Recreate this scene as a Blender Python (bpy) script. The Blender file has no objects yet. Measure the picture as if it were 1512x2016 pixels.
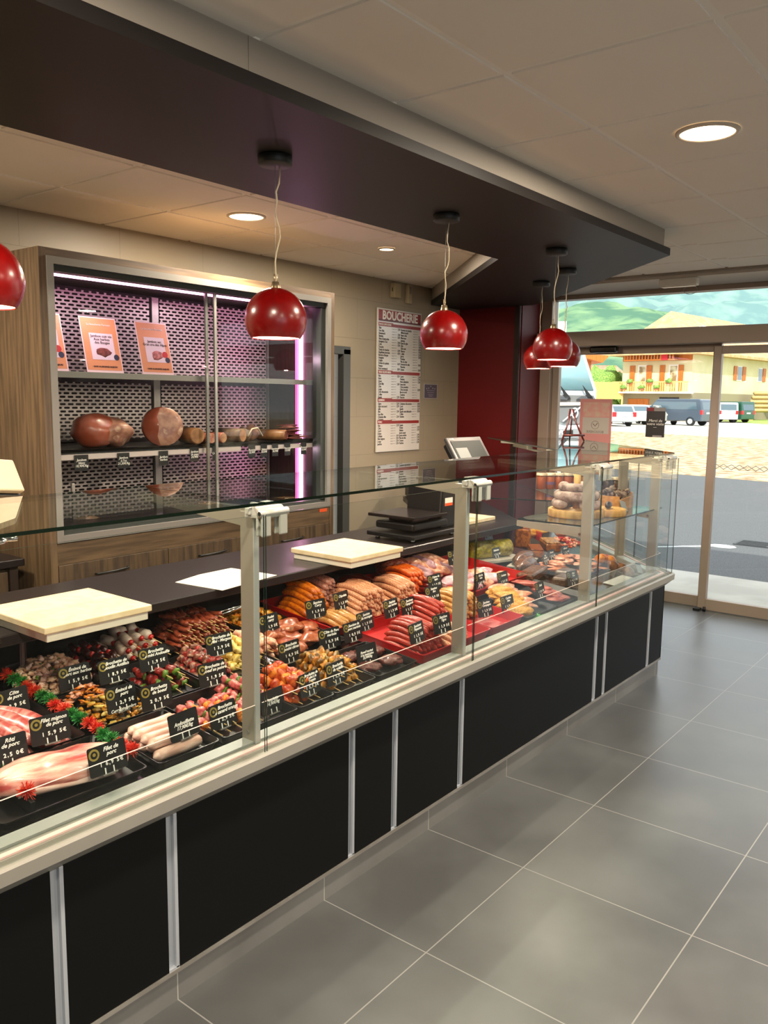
import bpy, bmesh, math, random
from mathutils import Vector, Matrix, noise
S = bpy.context.scene
col = S.collection
PI = math.pi
R_ = random.Random(7)
# ---------------------------------------------------------------- camera
FPX, YAW, PIT, ROL, CH = 1636.2, 0.668784, -0.1356577, 0.0135457, 1.663756
_F = Vector((math.cos(YAW)*math.cos(PIT), math.sin(YAW)*math.cos(PIT), math.sin(PIT)))
_R = _F.cross(Vector((0, 0, 1))).normalized(); _U = _R.cross(_F)
CR = _R*math.cos(ROL) + _U*math.sin(ROL); CU = -_R*math.sin(ROL) + _U*math.cos(ROL)
cd = bpy.data.cameras.new('camera'); cam = bpy.data.objects.new('camera', cd); col.objects.link(cam)
cd.sensor_fit = 'VERTICAL'; cd.sensor_height = 36; cd.sensor_width = 27; cd.lens = FPX/2016*36; cd.clip_end = 8000; cd.clip_start = .02
m = Matrix((CR, CU, -_F)).transposed().to_4x4(); m.translation = (0, 0, CH); cam.matrix_world = m
S.camera = cam
def ray(px, py): return _F + CR*(px-756)/FPX - CU*(py-1008)/FPX
def atz(px, py, z): d = ray(px, py); return Vector((0, 0, CH)) + d*((z-CH)/d.z)
def aty(px, py, y): d = ray(px, py); return Vector((0, 0, CH)) + d*(y/d.y)
def atx(px, py, x): d = ray(px, py); return Vector((0, 0, CH)) + d*(x/d.x)
DS = .1
def dz(y): return .605 + DS*(y-1.82)
def D(px, py, h=0):     # a point h above the sloping deck of the meat counter
    d = ray(px, py); t = (.605-.182+h-CH)/(d.z-DS*d.y); return Vector((0, 0, CH)) + d*t
# ---------------------------------------------------------------- materials
def lin(h):
    if isinstance(h, (tuple, list)): return (h[0], h[1], h[2], 1)
    h = h.lstrip('#'); o = []
    for i in (0, 2, 4):
        c = int(h[i:i+2], 16)/255; o.append(c/12.92 if c <= .04045 else ((c+.055)/1.055)**2.4)
    return (o[0], o[1], o[2], 1)
MC = {}
def M(name, c1='#808080', rough=.5, metal=0, c2=None, scale=20, lo=.4, hi=.6, bump=0, bscale=None, coat=0, emit=None, es=0, stretch=(1, 1, 1), detail=3, spec=.5, c3=None, sss=0):
    if name in MC: return MC[name]
    mt = bpy.data.materials.new(name); mt.use_nodes = True; nt = mt.node_tree; b = nt.nodes['Principled BSDF']
    b.inputs['Base Color'].default_value = lin(c1); b.inputs['Roughness'].default_value = rough; b.inputs['Metallic'].default_value = metal
    b.inputs['Specular IOR Level'].default_value = spec
    if coat: b.inputs['Coat Weight'].default_value = coat; b.inputs['Coat Roughness'].default_value = .12
    if emit: b.inputs['Emission Color'].default_value = lin(emit); b.inputs['Emission Strength'].default_value = es
    tc = mp = None
    if c2 or bump:
        tc = nt.nodes.new('ShaderNodeTexCoord'); mp = nt.nodes.new('ShaderNodeMapping'); mp.inputs['Scale'].default_value = stretch
        nt.links.new(tc.outputs['Object'], mp.inputs[0])
    if c2:
        n = nt.nodes.new('ShaderNodeTexNoise'); n.inputs['Scale'].default_value = scale; n.inputs['Detail'].default_value = detail
        nt.links.new(mp.outputs[0], n.inputs['Vector'])
        r = nt.nodes.new('ShaderNodeValToRGB'); r.color_ramp.elements[0].position = lo; r.color_ramp.elements[1].position = hi
        r.color_ramp.elements[0].color = lin(c1); r.color_ramp.elements[1].color = lin(c2)
        if c3:
            e = r.color_ramp.elements.new(min(1, hi+.12)); e.color = lin(c3)
        nt.links.new(n.outputs['Fac'], r.inputs[0]); nt.links.new(r.outputs[0], b.inputs['Base Color'])
    if bump:
        n2 = nt.nodes.new('ShaderNodeTexNoise'); n2.inputs['Scale'].default_value = bscale or scale; n2.inputs['Detail'].default_value = 3
        nt.links.new(mp.outputs[0], n2.inputs['Vector'])
        bp = nt.nodes.new('ShaderNodeBump'); bp.inputs['Strength'].default_value = bump; bp.inputs['Distance'].default_value = .01
        nt.links.new(n2.outputs['Fac'], bp.inputs['Height']); nt.links.new(bp.outputs[0], b.inputs['Normal'])
    MC[name] = mt; return mt
def glass(name, tint='#eef6f2', f0=.04, dim=1.0):
    if name in MC: return MC[name]
    mt = bpy.data.materials.new(name); mt.use_nodes = True; nt = mt.node_tree; nt.nodes.clear()
    N = nt.nodes.new; out = N('ShaderNodeOutputMaterial'); mx = N('ShaderNodeMixShader'); tr = N('ShaderNodeBsdfTransparent'); gl = N('ShaderNodeBsdfGlossy')
    c = lin(tint); tr.inputs[0].default_value = (c[0]*dim, c[1]*dim, c[2]*dim, 1); gl.inputs['Roughness'].default_value = .0; gl.inputs[0].default_value = (1, 1, 1, 1)
    lw = N('ShaderNodeLayerWeight'); lw.inputs['Blend'].default_value = .5
    p = N('ShaderNodeMath'); p.operation = 'POWER'; p.inputs[1].default_value = 5
    a = N('ShaderNodeMath'); a.operation = 'MULTIPLY_ADD'; a.inputs[1].default_value = 1-f0; a.inputs[2].default_value = f0
    nt.links.new(lw.outputs['Facing'], p.inputs[0]); nt.links.new(p.outputs[0], a.inputs[0]); nt.links.new(a.outputs[0], mx.inputs[0])
    nt.links.new(tr.outputs[0], mx.inputs[1]); nt.links.new(gl.outputs[0], mx.inputs[2]); nt.links.new(mx.outputs[0], out.inputs[0])
    MC[name] = mt; return mt
def brick(name, c1, c2, cm, w, h, ms, shift=(0, 0), offset=0, rough=.4, plane='xy', nscale=3, bump=0, spec=.5, rough2=None):
    mt = bpy.data.materials.new(name); mt.use_nodes = True; nt = mt.node_tree; b = nt.nodes['Principled BSDF']; N = nt.nodes.new; L = nt.links.new
    tc = N('ShaderNodeTexCoord'); sp = N('ShaderNodeSeparateXYZ'); cb = N('ShaderNodeCombineXYZ'); L(tc.outputs['Object'], sp.inputs[0])
    a0, a1 = {'xy': ('X', 'Y'), 'xz': ('X', 'Z'), 'yz': ('Y', 'Z')}[plane]
    for k, ax in ((0, a0), (1, a1)):
        s = N('ShaderNodeMath'); s.operation = 'SUBTRACT'; s.inputs[1].default_value = shift[k]-30*(w if k == 0 else h)*2; L(sp.outputs[ax], s.inputs[0]); L(s.outputs[0], cb.inputs[k])
    bt = N('ShaderNodeTexBrick'); bt.offset = offset; bt.squash = 1; bt.inputs['Scale'].default_value = 1; bt.inputs['Brick Width'].default_value = w; bt.inputs['Row Height'].default_value = h
    bt.inputs['Mortar Size'].default_value = ms; bt.inputs['Mortar Smooth'].default_value = .1; bt.inputs['Bias'].default_value = 0
    bt.inputs['Color1'].default_value = lin(c1); bt.inputs['Color2'].default_value = lin(c1); bt.inputs['Mortar'].default_value = lin(cm)
    L(cb.outputs[0], bt.inputs['Vector'])
    n = N('ShaderNodeTexNoise'); n.inputs['Scale'].default_value = nscale; n.inputs['Detail'].default_value = 6; L(cb.outputs[0], n.inputs['Vector'])
    r = N('ShaderNodeValToRGB'); r.color_ramp.elements[0].position = .35; r.color_ramp.elements[1].position = .68
    r.color_ramp.elements[0].color = lin(c1); r.color_ramp.elements[1].color = lin(c2); L(n.outputs['Fac'], r.inputs[0])
    mx = N('ShaderNodeMix'); mx.data_type = 'RGBA'; L(bt.outputs['Fac'], mx.inputs[0]); L(r.outputs[0], mx.inputs[6]); mx.inputs[7].default_value = lin(cm)
    L(mx.outputs[2], b.inputs['Base Color']); b.inputs['Roughness'].default_value = rough; b.inputs['Specular IOR Level'].default_value = spec
    if rough2:
        mr = N('ShaderNodeMapRange'); mr.inputs['To Min'].default_value = rough; mr.inputs['To Max'].default_value = rough2; mr.inputs['From Min'].default_value = .3; mr.inputs['From Max'].default_value = .7
        L(n.outputs['Fac'], mr.inputs[0]); L(mr.outputs[0], b.inputs['Roughness'])
    bp = N('ShaderNodeBump'); bp.inputs['Strength'].default_value = .5; bp.inputs['Distance'].default_value = -.002; L(bt.outputs['Fac'], bp.inputs['Height']); L(bp.outputs[0], b.inputs['Normal'])
    return mt
# ---------------------------------------------------------------- mesh building
class MB:
    def __init__(s): s.b = bmesh.new(); s.mats = []
    def mi(s, mat):
        if mat is None: return 0
        if mat not in s.mats: s.mats.append(mat)
        return s.mats.index(mat)
    def _paint(s, faces, mat):
        i = s.mi(mat)
        for f in faces: f.material_index = i
    def box(s, x0, x1, y0, y1, z0, z1, mat=None, bev=0, mtx=None):
        g = bmesh.ops.create_cube(s.b, size=1); vs = g['verts']
        for v in vs: v.co = Vector(((x0+x1)/2+v.co.x*(x1-x0), (y0+y1)/2+v.co.y*(y1-y0), (z0+z1)/2+v.co.z*(z1-z0)))
        fs = set(f for v in vs for f in v.link_faces); s._paint(fs, mat)
        if bev:
            es = list(set(e for v in vs for e in v.link_edges))
            r = bmesh.ops.bevel(s.b, geom=es, offset=bev, segments=2, affect='EDGES', profile=.5, material=-1); vs = list(set(v for f in r['faces'] for v in f.verts) | set(v for v in vs if v.is_valid))
        if mtx is not None:
            for v in vs: v.co = mtx @ v.co
        return s
    def prism(s, pts, axis, a, b, mat=None, bev=0):   # polygon pts (2d) extruded along axis from a to b
        def mk(p, t):
            return {'x': (t, p[0], p[1]), 'y': (p[0], t, p[1]), 'z': (p[0], p[1], t)}[axis]
        v0 = [s.b.verts.new(mk(p, a)) for p in pts]; v1 = [s.b.verts.new(mk(p, b)) for p in pts]
        fs = [s.b.faces.new(v0), s.b.faces.new(v1[::-1])]
        n = len(pts)
        for i in range(n): fs.append(s.b.faces.new((v0[(i+1) % n], v0[i], v1[i], v1[(i+1) % n])))
        bmesh.ops.recalc_face_normals(s.b, faces=fs); s._paint(fs, mat)
        if bev:
            es = list(set(e for f in fs for e in f.edges)); bmesh.ops.bevel(s.b, geom=es, offset=bev, segments=2, affect='EDGES', profile=.5, material=-1)
        return s
    def rings(s, rings, mat=None, cap=True, close=False):
        vr = [[s.b.verts.new(p) for p in r] for r in rings]; n = len(vr[0]); fs = []
        for a, b in zip(vr, vr[1:]):
            for i in range(n): fs.append(s.b.faces.new((a[i], a[(i+1) % n], b[(i+1) % n], b[i])))
        if cap: fs += [s.b.faces.new(vr[0][::-1]), s.b.faces.new(vr[-1])]
        s._paint(fs, mat)
        for f in fs: f.smooth = True
        return s
    def tube(s, pts, r, mat=None, seg=10, cap=True):
        pts = [Vector(p) for p in pts]; rs = r if isinstance(r, (list, tuple)) else [r]*len(pts); out = []; up = None
        for i, p in enumerate(pts):
            t = (pts[min(i+1, len(pts)-1)]-pts[max(i-1, 0)]).normalized()
            if up is None: up = Vector((0, 0, 1)) if abs(t.z) < .9 else Vector((1, 0, 0))
            a = t.cross(up).normalized(); b = a.cross(t).normalized(); up = b
            out.append([p + (a*math.cos(k*2*PI/seg) + b*math.sin(k*2*PI/seg))*rs[i] for k in range(seg)])
        return s.rings(out, mat, cap)
    def lathe(s, prof, c=(0, 0, 0), mat=None, seg=32, cap=False):
        c = Vector(c); return s.rings([[c+Vector((r*math.cos(k*2*PI/seg), r*math.sin(k*2*PI/seg), z)) for k in range(seg)] for r, z in prof], mat, cap)
    def cyl(s, c, r, h, axis='z', mat=None, seg=24):
        c = Vector(c); d = {'x': Vector((1, 0, 0)), 'y': Vector((0, 1, 0)), 'z': Vector((0, 0, 1))}[axis]*h
        n0 = len(s.b.faces); s.tube([c, c+d], r, mat, seg)
        s.b.faces.ensure_lookup_table()
        for f in s.b.faces[-2:]: f.smooth = False
        return s
    def blob(s, c, rad, amp=.2, seed=0, sub=2, freq=1.5, mat=None, mtx=None, rot=0):
        g = bmesh.ops.create_icosphere(s.b, subdivisions=sub, radius=1); c = Vector(c); rm = Matrix.Rotation(rot, 3, 'Z')
        for v in g['verts']:
            k = 1 + amp*noise.noise(v.co*freq + Vector((seed*3.1, seed*1.7, seed)))*1.6
            p = Vector((v.co.x*rad[0]*k, v.co.y*rad[1]*k, v.co.z*rad[2]*k)); v.co = c + rm @ p
            if mtx is not None: v.co = mtx @ v.co
        fs = set(f for v in g['verts'] for f in v.link_faces); s._paint(fs, mat)
        for f in fs: f.smooth = True
        return s
    def mesh(s, name, mat=None):
        me = bpy.data.meshes.new(name); bmesh.ops.recalc_face_normals(s.b, faces=s.b.faces[:]) if False else None
        s.b.normal_update(); s.b.to_mesh(me); s.b.free()
        for mm in ([mat] if mat else s.mats): me.materials.append(mm)
        return me
    def build(s, name, mat=None, parent=None, label=None):
        return ob(name, s.mesh(name, mat), parent, label)
def ob(name, data, parent=None, label=None, loc=None, rot=None, sc=None):
    o = bpy.data.objects.new(name, data); col.objects.link(o)
    if parent is not None: o.parent = parent
    if label: o['label'] = label
    if loc is not None: o.location = loc
    if rot is not None: o.rotation_euler = rot
    if sc is not None: o.scale = (sc,)*3 if isinstance(sc, (int, float)) else sc
    return o
def tag(o, label, cat, group=None, kind=None):
    o['label'] = label; o['category'] = cat
    if group: o['group'] = group
    if kind: o['kind'] = kind
    return o
def thing(name, label, cat, loc=(0, 0, 0), rz=0, group=None, rot=None):
    o = bpy.data.objects.new(name, None); col.objects.link(o); o.location = loc; o.rotation_euler = rot or (0, 0, rz); o.empty_display_size = .05
    return tag(o, label, cat, group)
def struct(o): o['kind'] = 'structure'; return o
def text(name, body, size, mat, parent=None, loc=(0, 0, 0), rot=(PI/2, 0, 0), shear=0, bold=0, align='CENTER', sx=1, depth=.0004, space=1.0):
    cu = bpy.data.curves.new(name, 'FONT'); cu.body = body; cu.size = size; cu.align_x = align; cu.align_y = 'CENTER'; cu.shear = shear; cu.offset = bold
    cu.extrude = depth; cu.resolution_u = 2; cu.space_line = .85; cu.space_character = space; cu.materials.append(mat)
    o = ob(name, cu, parent, None, loc, rot); o.scale = (sx, 1, 1); return o
# ---------------------------------------------------------------- shared materials
ALU = M('brushed_aluminium', '#a3a19b', .38, .55, c2='#b0aea8', scale=6, stretch=(1, 1, 12))
STEEL = M('satin_steel', '#b4afa8', .34, .6, c2='#a19c95', scale=8)
CHROME = M('chrome', '#c8c8c8', .12, 1)
BLACK = M('matt_black', '#0b0b0b', .5)
BLACKG = M('gloss_black', '#0c0a0a', .14)
BLACKP = M('black_laminate_panel', '#070808', .55, spec=.18)
WHITE = M('white_plastic', '#d8d4ca', .45)
CREAMP = M('cream_polyethylene', '#dcc59e', .42, c2='#e3cfab', scale=30)
CREAMB = M('white_polyethylene', '#e6dccb', .4)
GLS = glass('clear_glass', '#f8faf9', .014); GLT = glass('shelf_glass', '#eff6f3', .055); GEDGE = M('green_glass_edge', '#02130c', .06, spec=.8)
WOOD = M('oak_laminate', '#4c3b29', .5, c2='#67523a', scale=5, stretch=(9, 9, .6), detail=5, bump=.05, bscale=12)
WOODH = M('oak_laminate_flat', '#4c3b29', .5, c2='#67523a', scale=5, stretch=(.6, 9, 9), detail=5, bump=.05, bscale=12)
WOODD = M('grey_oak_front', '#3a2d21', .5, c2='#55432f', scale=5, stretch=(9, 9, .6), detail=5, bump=.05, bscale=12)
# ================================================================ room shell
CZ = 2.608
floor_m = brick('grey_floor_tile', '#4b4c4c', '#5c5e5e', '#868582', .6, .6, .0022, (.109, .123), rough=.33, rough2=.38, nscale=2.2, spec=.6)
b = MB(); b.box(-3.2, 6.95, -3.6, 4.24, -.12, 0); struct(b.build('floor', floor_m))
wall_m = brick('beige_wall_tile', '#93866f', '#9b8e78', '#7b705f', .6, .3, .0012, (.2, .02), offset=.5, rough=.45, plane='xz', nscale=.6)
b = MB(); b.box(-3.2, 4.30, 4.24, 4.42, 0, 2.75); b.box(4.88, 6.43, 4.24, 4.42, 0, 2.75); b.box(4.30, 4.88, 4.24, 4.42, 2.03, 2.75); struct(b.build('wall_back', wall_m))
plain = M('taupe_wall', '#6a5f55', .6)
b = MB(); b.box(-3.4, -3.2, -3.8, 4.42, 0, 2.75); struct(b.build('wall_left', plain))
b = MB(); b.box(-3.4, 7.0, -3.8, -3.6, 0, .5); b.box(-3.4, 7.0, -3.8, -3.6, 2.3, 2.75)
for x0, x1 in ((-3.4, -3.0), (-.9, -.6), (1.5, 7.0)): b.box(x0, x1, -3.8, -3.6, .5, 2.3)
struct(b.build('wall_right', plain))
b = MB(); [b.box(x0, x1, -3.71, -3.70, .5, 2.3) for x0, x1 in ((-3.0, -.9), (-.6, 1.5))]; struct(b.build('unseen_window', GLS))  # unseen windows, placed behind the camera for their daylight
RED = M('deep_red_paint', '#5a0608', .5, spec=.3); 
b = MB(); b.box(6.43, 6.92, 3.60, 4.42, 0, 2.62); struct(b.build('wall_red', RED))
b = MB(); b.box(6.405, 6.43, 3.615, 3.66, .0, 2.466); b.box(6.398, 6.405, 3.60, 3.606, 0, 2.466, ALU); struct(b.build('trim_1', M('dark_bronze', '#2b1b16', .35, .4)))
# doorway in the back wall, its unlit depth painted as a black sheet
b = MB(); b.box(4.80, 4.88, 4.20, 4.26, 0, 2.03, None, .003); b.box(4.30, 4.88, 4.20, 4.26, 1.99, 2.05, None, .003); struct(b.build('trim_2', M('grey_door_frame', '#50504d', .4, .3)))
b = MB(); b.box(4.30, 4.80, 4.36, 4.40, 0, 2.03); struct(b.build('door_1', M('doorway_shade_black', '#050505', .5)))
# ceilings
tile_m = M('ceiling_tile', '#efe9df', .9, c2='#f2ece3', scale=1.4, bump=.02, bscale=220)
bar_m = M('ceiling_bar', '#f4f0e8', .45)
def ceil_grid(name, x0, x1, y0, y1, gx, gy, clip=None):
    b = MB(); b.box(x0, x1, y0, y1, CZ+.004, CZ+.02, bar_m)
    i0 = math.floor((x0-gx)/.6); j0 = math.floor((y0-gy)/.6)
    for i in range(i0, int((x1-gx)/.6)+1):
        for j in range(j0, int((y1-gy)/.6)+1):
            xa = max(x0, gx+i*.6+.013); xb = min(x1, gx+(i+1)*.6-.013); ya = max(y0, gy+j*.6+.013); yb = min(y1, gy+(j+1)*.6-.013)
            if xb-xa > .02 and yb-ya > .02: b.box(xa, xb, ya, yb, CZ-.002, CZ+.006, tile_m)
    return struct(b.build(name))
ceil_grid('ceiling', -3.2, 6.25, -3.6, 1.742, .429, .132)
ceil_grid('ceiling', -3.2, 6.25, 1.742, 4.24, .39, .06)
b = MB(); b.box(-3.2, 7, -3.6, 4.42, CZ+.03, CZ+.25); struct(b.build('roof', plain))
b = MB(); b.box(6.25, 6.90, -3.6, 4.24, 2.572, 2.638); struct(b.build('trim_3', M('bulkhead_paint', '#c4bbae', .6)))
b = MB(); b.box(6.20, 6.25, -3.6, 4.24, 2.592, 2.612); struct(b.build('trim_4', M('beige_trim', '#8c8073', .5)))
# hung soffit over the counter
SOF = M('anthracite_board', '#1b1716', .5, spec=.3)
FAS = M('beige_fascia', '#9d958a', .55)
out = [(-3.2, 1.71), (4.67, 1.71), (6.3, 3.34), (6.43, 3.5), (6.43, 4.24), (5.98, 4.24), (4.26, 2.555), (-3.2, 2.555)]
s = thing('hung_soffit', 'dark anthracite board hung below the ceiling along the meat counter', 'soffit'); s['kind'] = 'structure'
b = MB(); b.prism(out, 'z', 2.465, 2.503); b.build('board', SOF, s)
b = MB()
for q in (((-3.2, 1.742), (.655, 1.742), (.655, 1.76), (-3.2, 1.76)), ((.657, 1.742), (1.6, 1.742), (1.6, 1.76), (.657, 1.76)), ((1.602, 1.742), (4.655, 1.742), (4.667, 1.76), (1.602, 1.76)), ((4.657, 1.742), (6.3, 3.385), (6.287, 3.398), (4.644, 1.755)),
          ((-3.2, 2.535), (4.27, 2.535), (4.27, 2.55), (-3.2, 2.55)), ((4.27, 2.535), (5.99, 4.22), (5.978, 4.232), (4.26, 2.548))):
    b.prism(q, 'z', 2.503, 2.606)
b.build('fascia', FAS, s, 'beige upstand above the dark board')
# ---------------- shop front (window wall)
FR = M('taupe_window_frame', '#978677', .42, .15)
def frame_bars(bars, name, parent=None): 
    b = MB(); [b.box(*q, None, .003) for q in bars]; return b.build(name, FR, parent)
struct(frame_bars([(6.78, 6.90, 3.50, 3.60, 0, 2.57), (6.78, 6.90, -3.6, 3.5, 2.535, 2.572), (6.80, 6.90, -3.6, 3.6, 2.24, 2.262), (6.80, 6.90, -.95, -.85, 0, 2.57)], 'window_frame'))
b = MB(); b.box(6.862, 6.870, -.9, 3.5, 2.262, 2.535); struct(b.build('window_2', GLS))
b = MB(); b.box(6.80, 6.95, -3.6, -.9, 0, 2.61); struct(b.build('wall_front', plain))
struct(frame_bars([(6.66, 6.86, -3.6, 3.58, 2.125, 2.245)], 'door_header'))
def leaf(n, y0, y1, x, ztop, lab):
    t = struct(thing('door_%d' % n, lab, 'door', (x, y0, 0))); w = y1-y0
    b = MB(); [b.box(*q, None, .003) for q in ((-.025, .025, 0, .06, .005, ztop), (-.025, .025, w-.06, w, .005, ztop), (-.025, .025, .06, w-.06, .005, .095), (-.025, .025, .06, w-.06, ztop-.06, ztop))]
    b.build('door_frame', FR, t); b = MB(); b.box(-.004, .004, .06, w-.06, .095, ztop-.06); b.build('pane', GLS, t); return t
leaf(2, 2.05, 3.50, 6.86, 2.125, 'fixed glass leaf beside the sliding entrance door')
l3 = leaf(3, .62, 2.085, 6.79, 2.105, 'sliding glass entrance door leaf with taupe frame')
b = MB(); zz = atx(1460, 921, 6.785).z; MKG = M('frosted_marking', '#8f9496', .6)
for k in range(22): y = .08+k*.06; b.tube([(-.006, y, zz-.02), (-.006, y+.06, zz+.02)], .0022, MKG, 4); b.tube([(-.006, y, zz+.02), (-.006, y+.06, zz-.02)], .0022, MKG, 4)
b.build('printed_marking', None, l3)
leaf(4, -.86, .61, 6.79, 2.105, 'second sliding leaf of the entrance out of view')
b = MB(); b.box(6.70, 6.76, 2.05, 2.10, 0, .02); b.cyl((6.73, 2.02, .0), .012, .035); tag(b.build('door_stop', BLACK), 'small black floor guide at the foot of the sliding door', 'door stop')
b = MB(); b.box(6.725, 6.79, 2.872, 3.11, 2.072, 2.124, None, .012); tag(b.build('door_sensor', BLACKG), 'black motion sensor under the taupe door header', 'sensor')
t = thing('emergency_light', 'white rectangular emergency light on the ceiling near the shop front', 'emergency light', (6.29, 2.24, 2.56))
b = MB(); b.box(-.035, .035, -.155, .125, -.045, .012, WHITE, .008); b.build('housing', None, t); b = MB(); b.box(-.028, .028, -.135, .105, -.05, -.045, M('frosted', '#e4decf', .3), .002); b.build('diffuser', None, t)
b = MB(); b.tube([(6.77, 2.30+.055*math.cos(a), 2.545+.032*math.sin(a)) for a in [k*PI/8-.3 for k in range(17)]], .0025); tag(b.build('pull_ring', ALU), 'thin wire pull ring hanging at the top of the transom window', 'ring')
# ---------------- ceiling lamps
def add_light(name, kind, loc, energy, color, size=.1, rot=(0, 0, 0), spot=None):
    l = bpy.data.lights.new(name, kind); l.energy = energy; l.color = color
    if kind == 'POINT': l.shadow_soft_size = size
    if kind == 'AREA': l.shape = 'DISK'; l.size = size
    if kind == 'SPOT': l.shadow_soft_size = size; l.spot_size = spot; l.spot_blend = .6
    o = bpy.data.objects.new(name, l); col.objects.link(o); o.location = loc; o.rotation_euler = rot; return o
GLOW = M('lamp_diffuser', '#ffffff', .5, emit='#ffdfb0', es=6)
RIMW = M('lamp_rim', '#cdbfae', .4)
def downlight(x, y, r, e, lab, z=CZ-.002):
    t = thing('ceiling_light', lab, 'ceiling light', (x, y, z))
    b = MB(); b.lathe([(r*1.18, -.001), (r*1.18, -.006), (r*1.02, -.010), (r, -.004)]); b.build('rim', RIMW, t)
    b = MB(); b.lathe([(r, -.006), (r*.6, -.0075), (.001, -.008)]); o = b.build('diffuser', GLOW, t)
    add_light('downlight_lamp', 'AREA', (x, y, z-.012), e, (1, .86, .68), 2*r); return t
downlight(3.096, 1.026, .092, 48, 'large round ceiling light over the tiled customer floor')
downlight(3.098, 3.397, .088, 40, 'round ceiling light in front of the wall display cabinet')
downlight(4.265, 3.379, .045, 26, 'small round ceiling light near the red wall price board')
for x, y in ((.9, 3.4), (.7, 1.026), (.7, -1.4), (3.1, -1.4), (5.4, -1.4), (-1.5, .2)):
    downlight(x, y, .09, 48, 'round ceiling light further along the shop ceiling')['group'] = 'other round ceiling lights'
# ---------------- pendants
RG = M('red_lacquer', '#780605', .26, c2='#700504', scale=60, spec=.6)
INN = M('white_enamel', '#f4e6d0', .5)
CORD = M('clear_cord', '#c8b898', .35)
shade_me = None
def pendant(x, y, zc, lab, seed, e):
    global shade_me
    t = thing('pendant_lamp', lab, 'pendant lamp', (x, y, 2.465), group='red globe pendants over the counter'); r = .106
    b = MB(); b.lathe([(.001, 0), (.056, 0), (.058, -.004), (.058, -.028), (.054, -.032), (.001, -.032)], seg=28); b.build('canopy', BLACK, t)
    if shade_me is None:
        b = MB(); pr = [(.001, r)]+[(r*math.sin(a), r*math.cos(a)) for a in [k*PI*.704/16 for k in range(1, 17)]]
        b.lathe(pr, mat=RG, seg=40); b.lathe([(pr[-1][0], pr[-1][1]), (pr[-1][0]-.004, pr[-1][1]-.0005)], mat=RG, seg=40)
        b.lathe([((q[0]*.965 if q[0] > .01 else .001), q[1]*.965) for q in pr][::-1], mat=INN, seg=40); shade_me = b.mesh('shade')
    zl = zc-2.465
    ob('shade', shade_me, t, None, (0, 0, zl))
    b = MB(); b.lathe([(.001, r+.02), (.012, r+.02), (.016, r+.004), (.018, r-.004)], (0, 0, zl), seg=16); b.tube([(-.006, 0, zl+r+.018), (-.006, 0, zl+r+.045)], .0025, seg=6); b.tube([(.006, 0, zl+r+.018), (.006, 0, zl+r+.045)], .0025, seg=6); b.build('fitting', M('brass_fitting', '#b09a78', .3, .8), t)
    rr = random.Random(seed); n = 14; L = -zl-r-.03; pts = []
    for k in range(n+1):
        f = k/n; w = math.sin(f*PI); pts.append((.022*(1-f)+w*(.013*math.sin(f*11+seed)+rr.uniform(-.006, .006))*1.5, w*.012*math.cos(f*9+seed), -.03-L*f))
    b = MB(); b.tube(pts, .0026, CORD, 6); b.build('cord', None, t)
    b = MB(); b.tube([(.0, 0, -.03), (0, 0, zl+r+.01)], .0008, ALU, 5); b.build('steel_wire', None, t)
    b = MB(); b.blob((0, 0, zl-.005), (.03, .03, .035), 0); b.build('bulb', M('warm_bulb', '#fff2dc', .5, emit='#ffd9a0', es=14), t)
    add_light('pendant_bulb', 'POINT', (x, y, zc-.045), e, (1, .80, .64), .02)
for i, (x, y, z, lab) in enumerate(((1.03, 2.10, 1.94, 'red globe pendant lamp cut by the left edge, over the cutting board'), (2.055, 2.11, 1.928, 'red globe pendant lamp in front of the lit wall cabinet'),
        (3.12, 2.14, 1.951, 'red globe pendant lamp beside the butcher price board'), (4.146, 2.13, 1.947, 'front red globe pendant lamp of the cluster of three by the window'),
        (4.80, 2.39, 1.94, 'right-hand red globe pendant lamp partly hidden behind the front one of the cluster'), (5.21, 2.78, 1.945, 'left-hand dark red globe pendant lamp behind the cluster, by the red wall'))):
    pendant(x, y, z, lab, i*2.3, 30)
# ================================================================ display counter
XC, YF, XS = 4.95, 1.74, -1.2; LD = 1.75; q2 = math.sqrt(.5)
def off(t, end=LD, start=XS):       # polyline of the counter front shifted inwards by t
    return [(start, YF+t), (XC-.4142*t, YF+t), (XC+(end)*q2-t*q2, YF+end*q2+t*q2)]
def sweep(b, prof, mat, start=XS, end=LD, zf=None):
    P = [off(t, end, start) for t, z in prof]
    rings = [[Vector((P[i][k][0], P[i][k][1], prof[i][1])) for i in range(len(prof))] for k in range(3)]
    n0 = len(b.b.faces); b.rings(rings, mat); b.b.faces.ensure_lookup_table(); nf = b.b.faces[n0:]
    for f in nf: f.smooth = False
    bmesh.ops.recalc_face_normals(b.b, faces=nf); return b
ctr = thing('display_counter', 'long glass fronted refrigerated meat counter with black panels and metal ledge', 'meat counter')
b = MB(); sweep(b, [(0, 0), (0, .094), (.05, .094), (.05, 0)], None)
b.build('plinth', brick('plinth_tile', '#6c6b68', '#7d7c79', '#b6b4ad', .6, 2.0, .0018, (.108, -.5), rough=.35, plane='xz', nscale=3), ctr, 'grey tiled plinth')
b = MB(); sweep(b, [(-.014, .094), (-.014, .106), (.03, .106), (.03, .094)], STEEL); b.build('bottom_trim', None, ctr)
b = MB(); sweep(b, [(.012, .10), (.012, .56), (.05, .56), (.05, .10)], BLACK); b.build('carcass', None, ctr)
gro = [(-.62, -.585), (-.3, -.265), (.30, .333), (.944, .978), (1.273, 1.308), (2.015, 2.048), (2.253, 2.286), (2.688, 2.725), (3.96, 4.0), (4.085, 4.12), (4.71, 4.752)]
STRIP = M('pale_aluminium_strip', '#b6bcc4', .4, .3)
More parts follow.
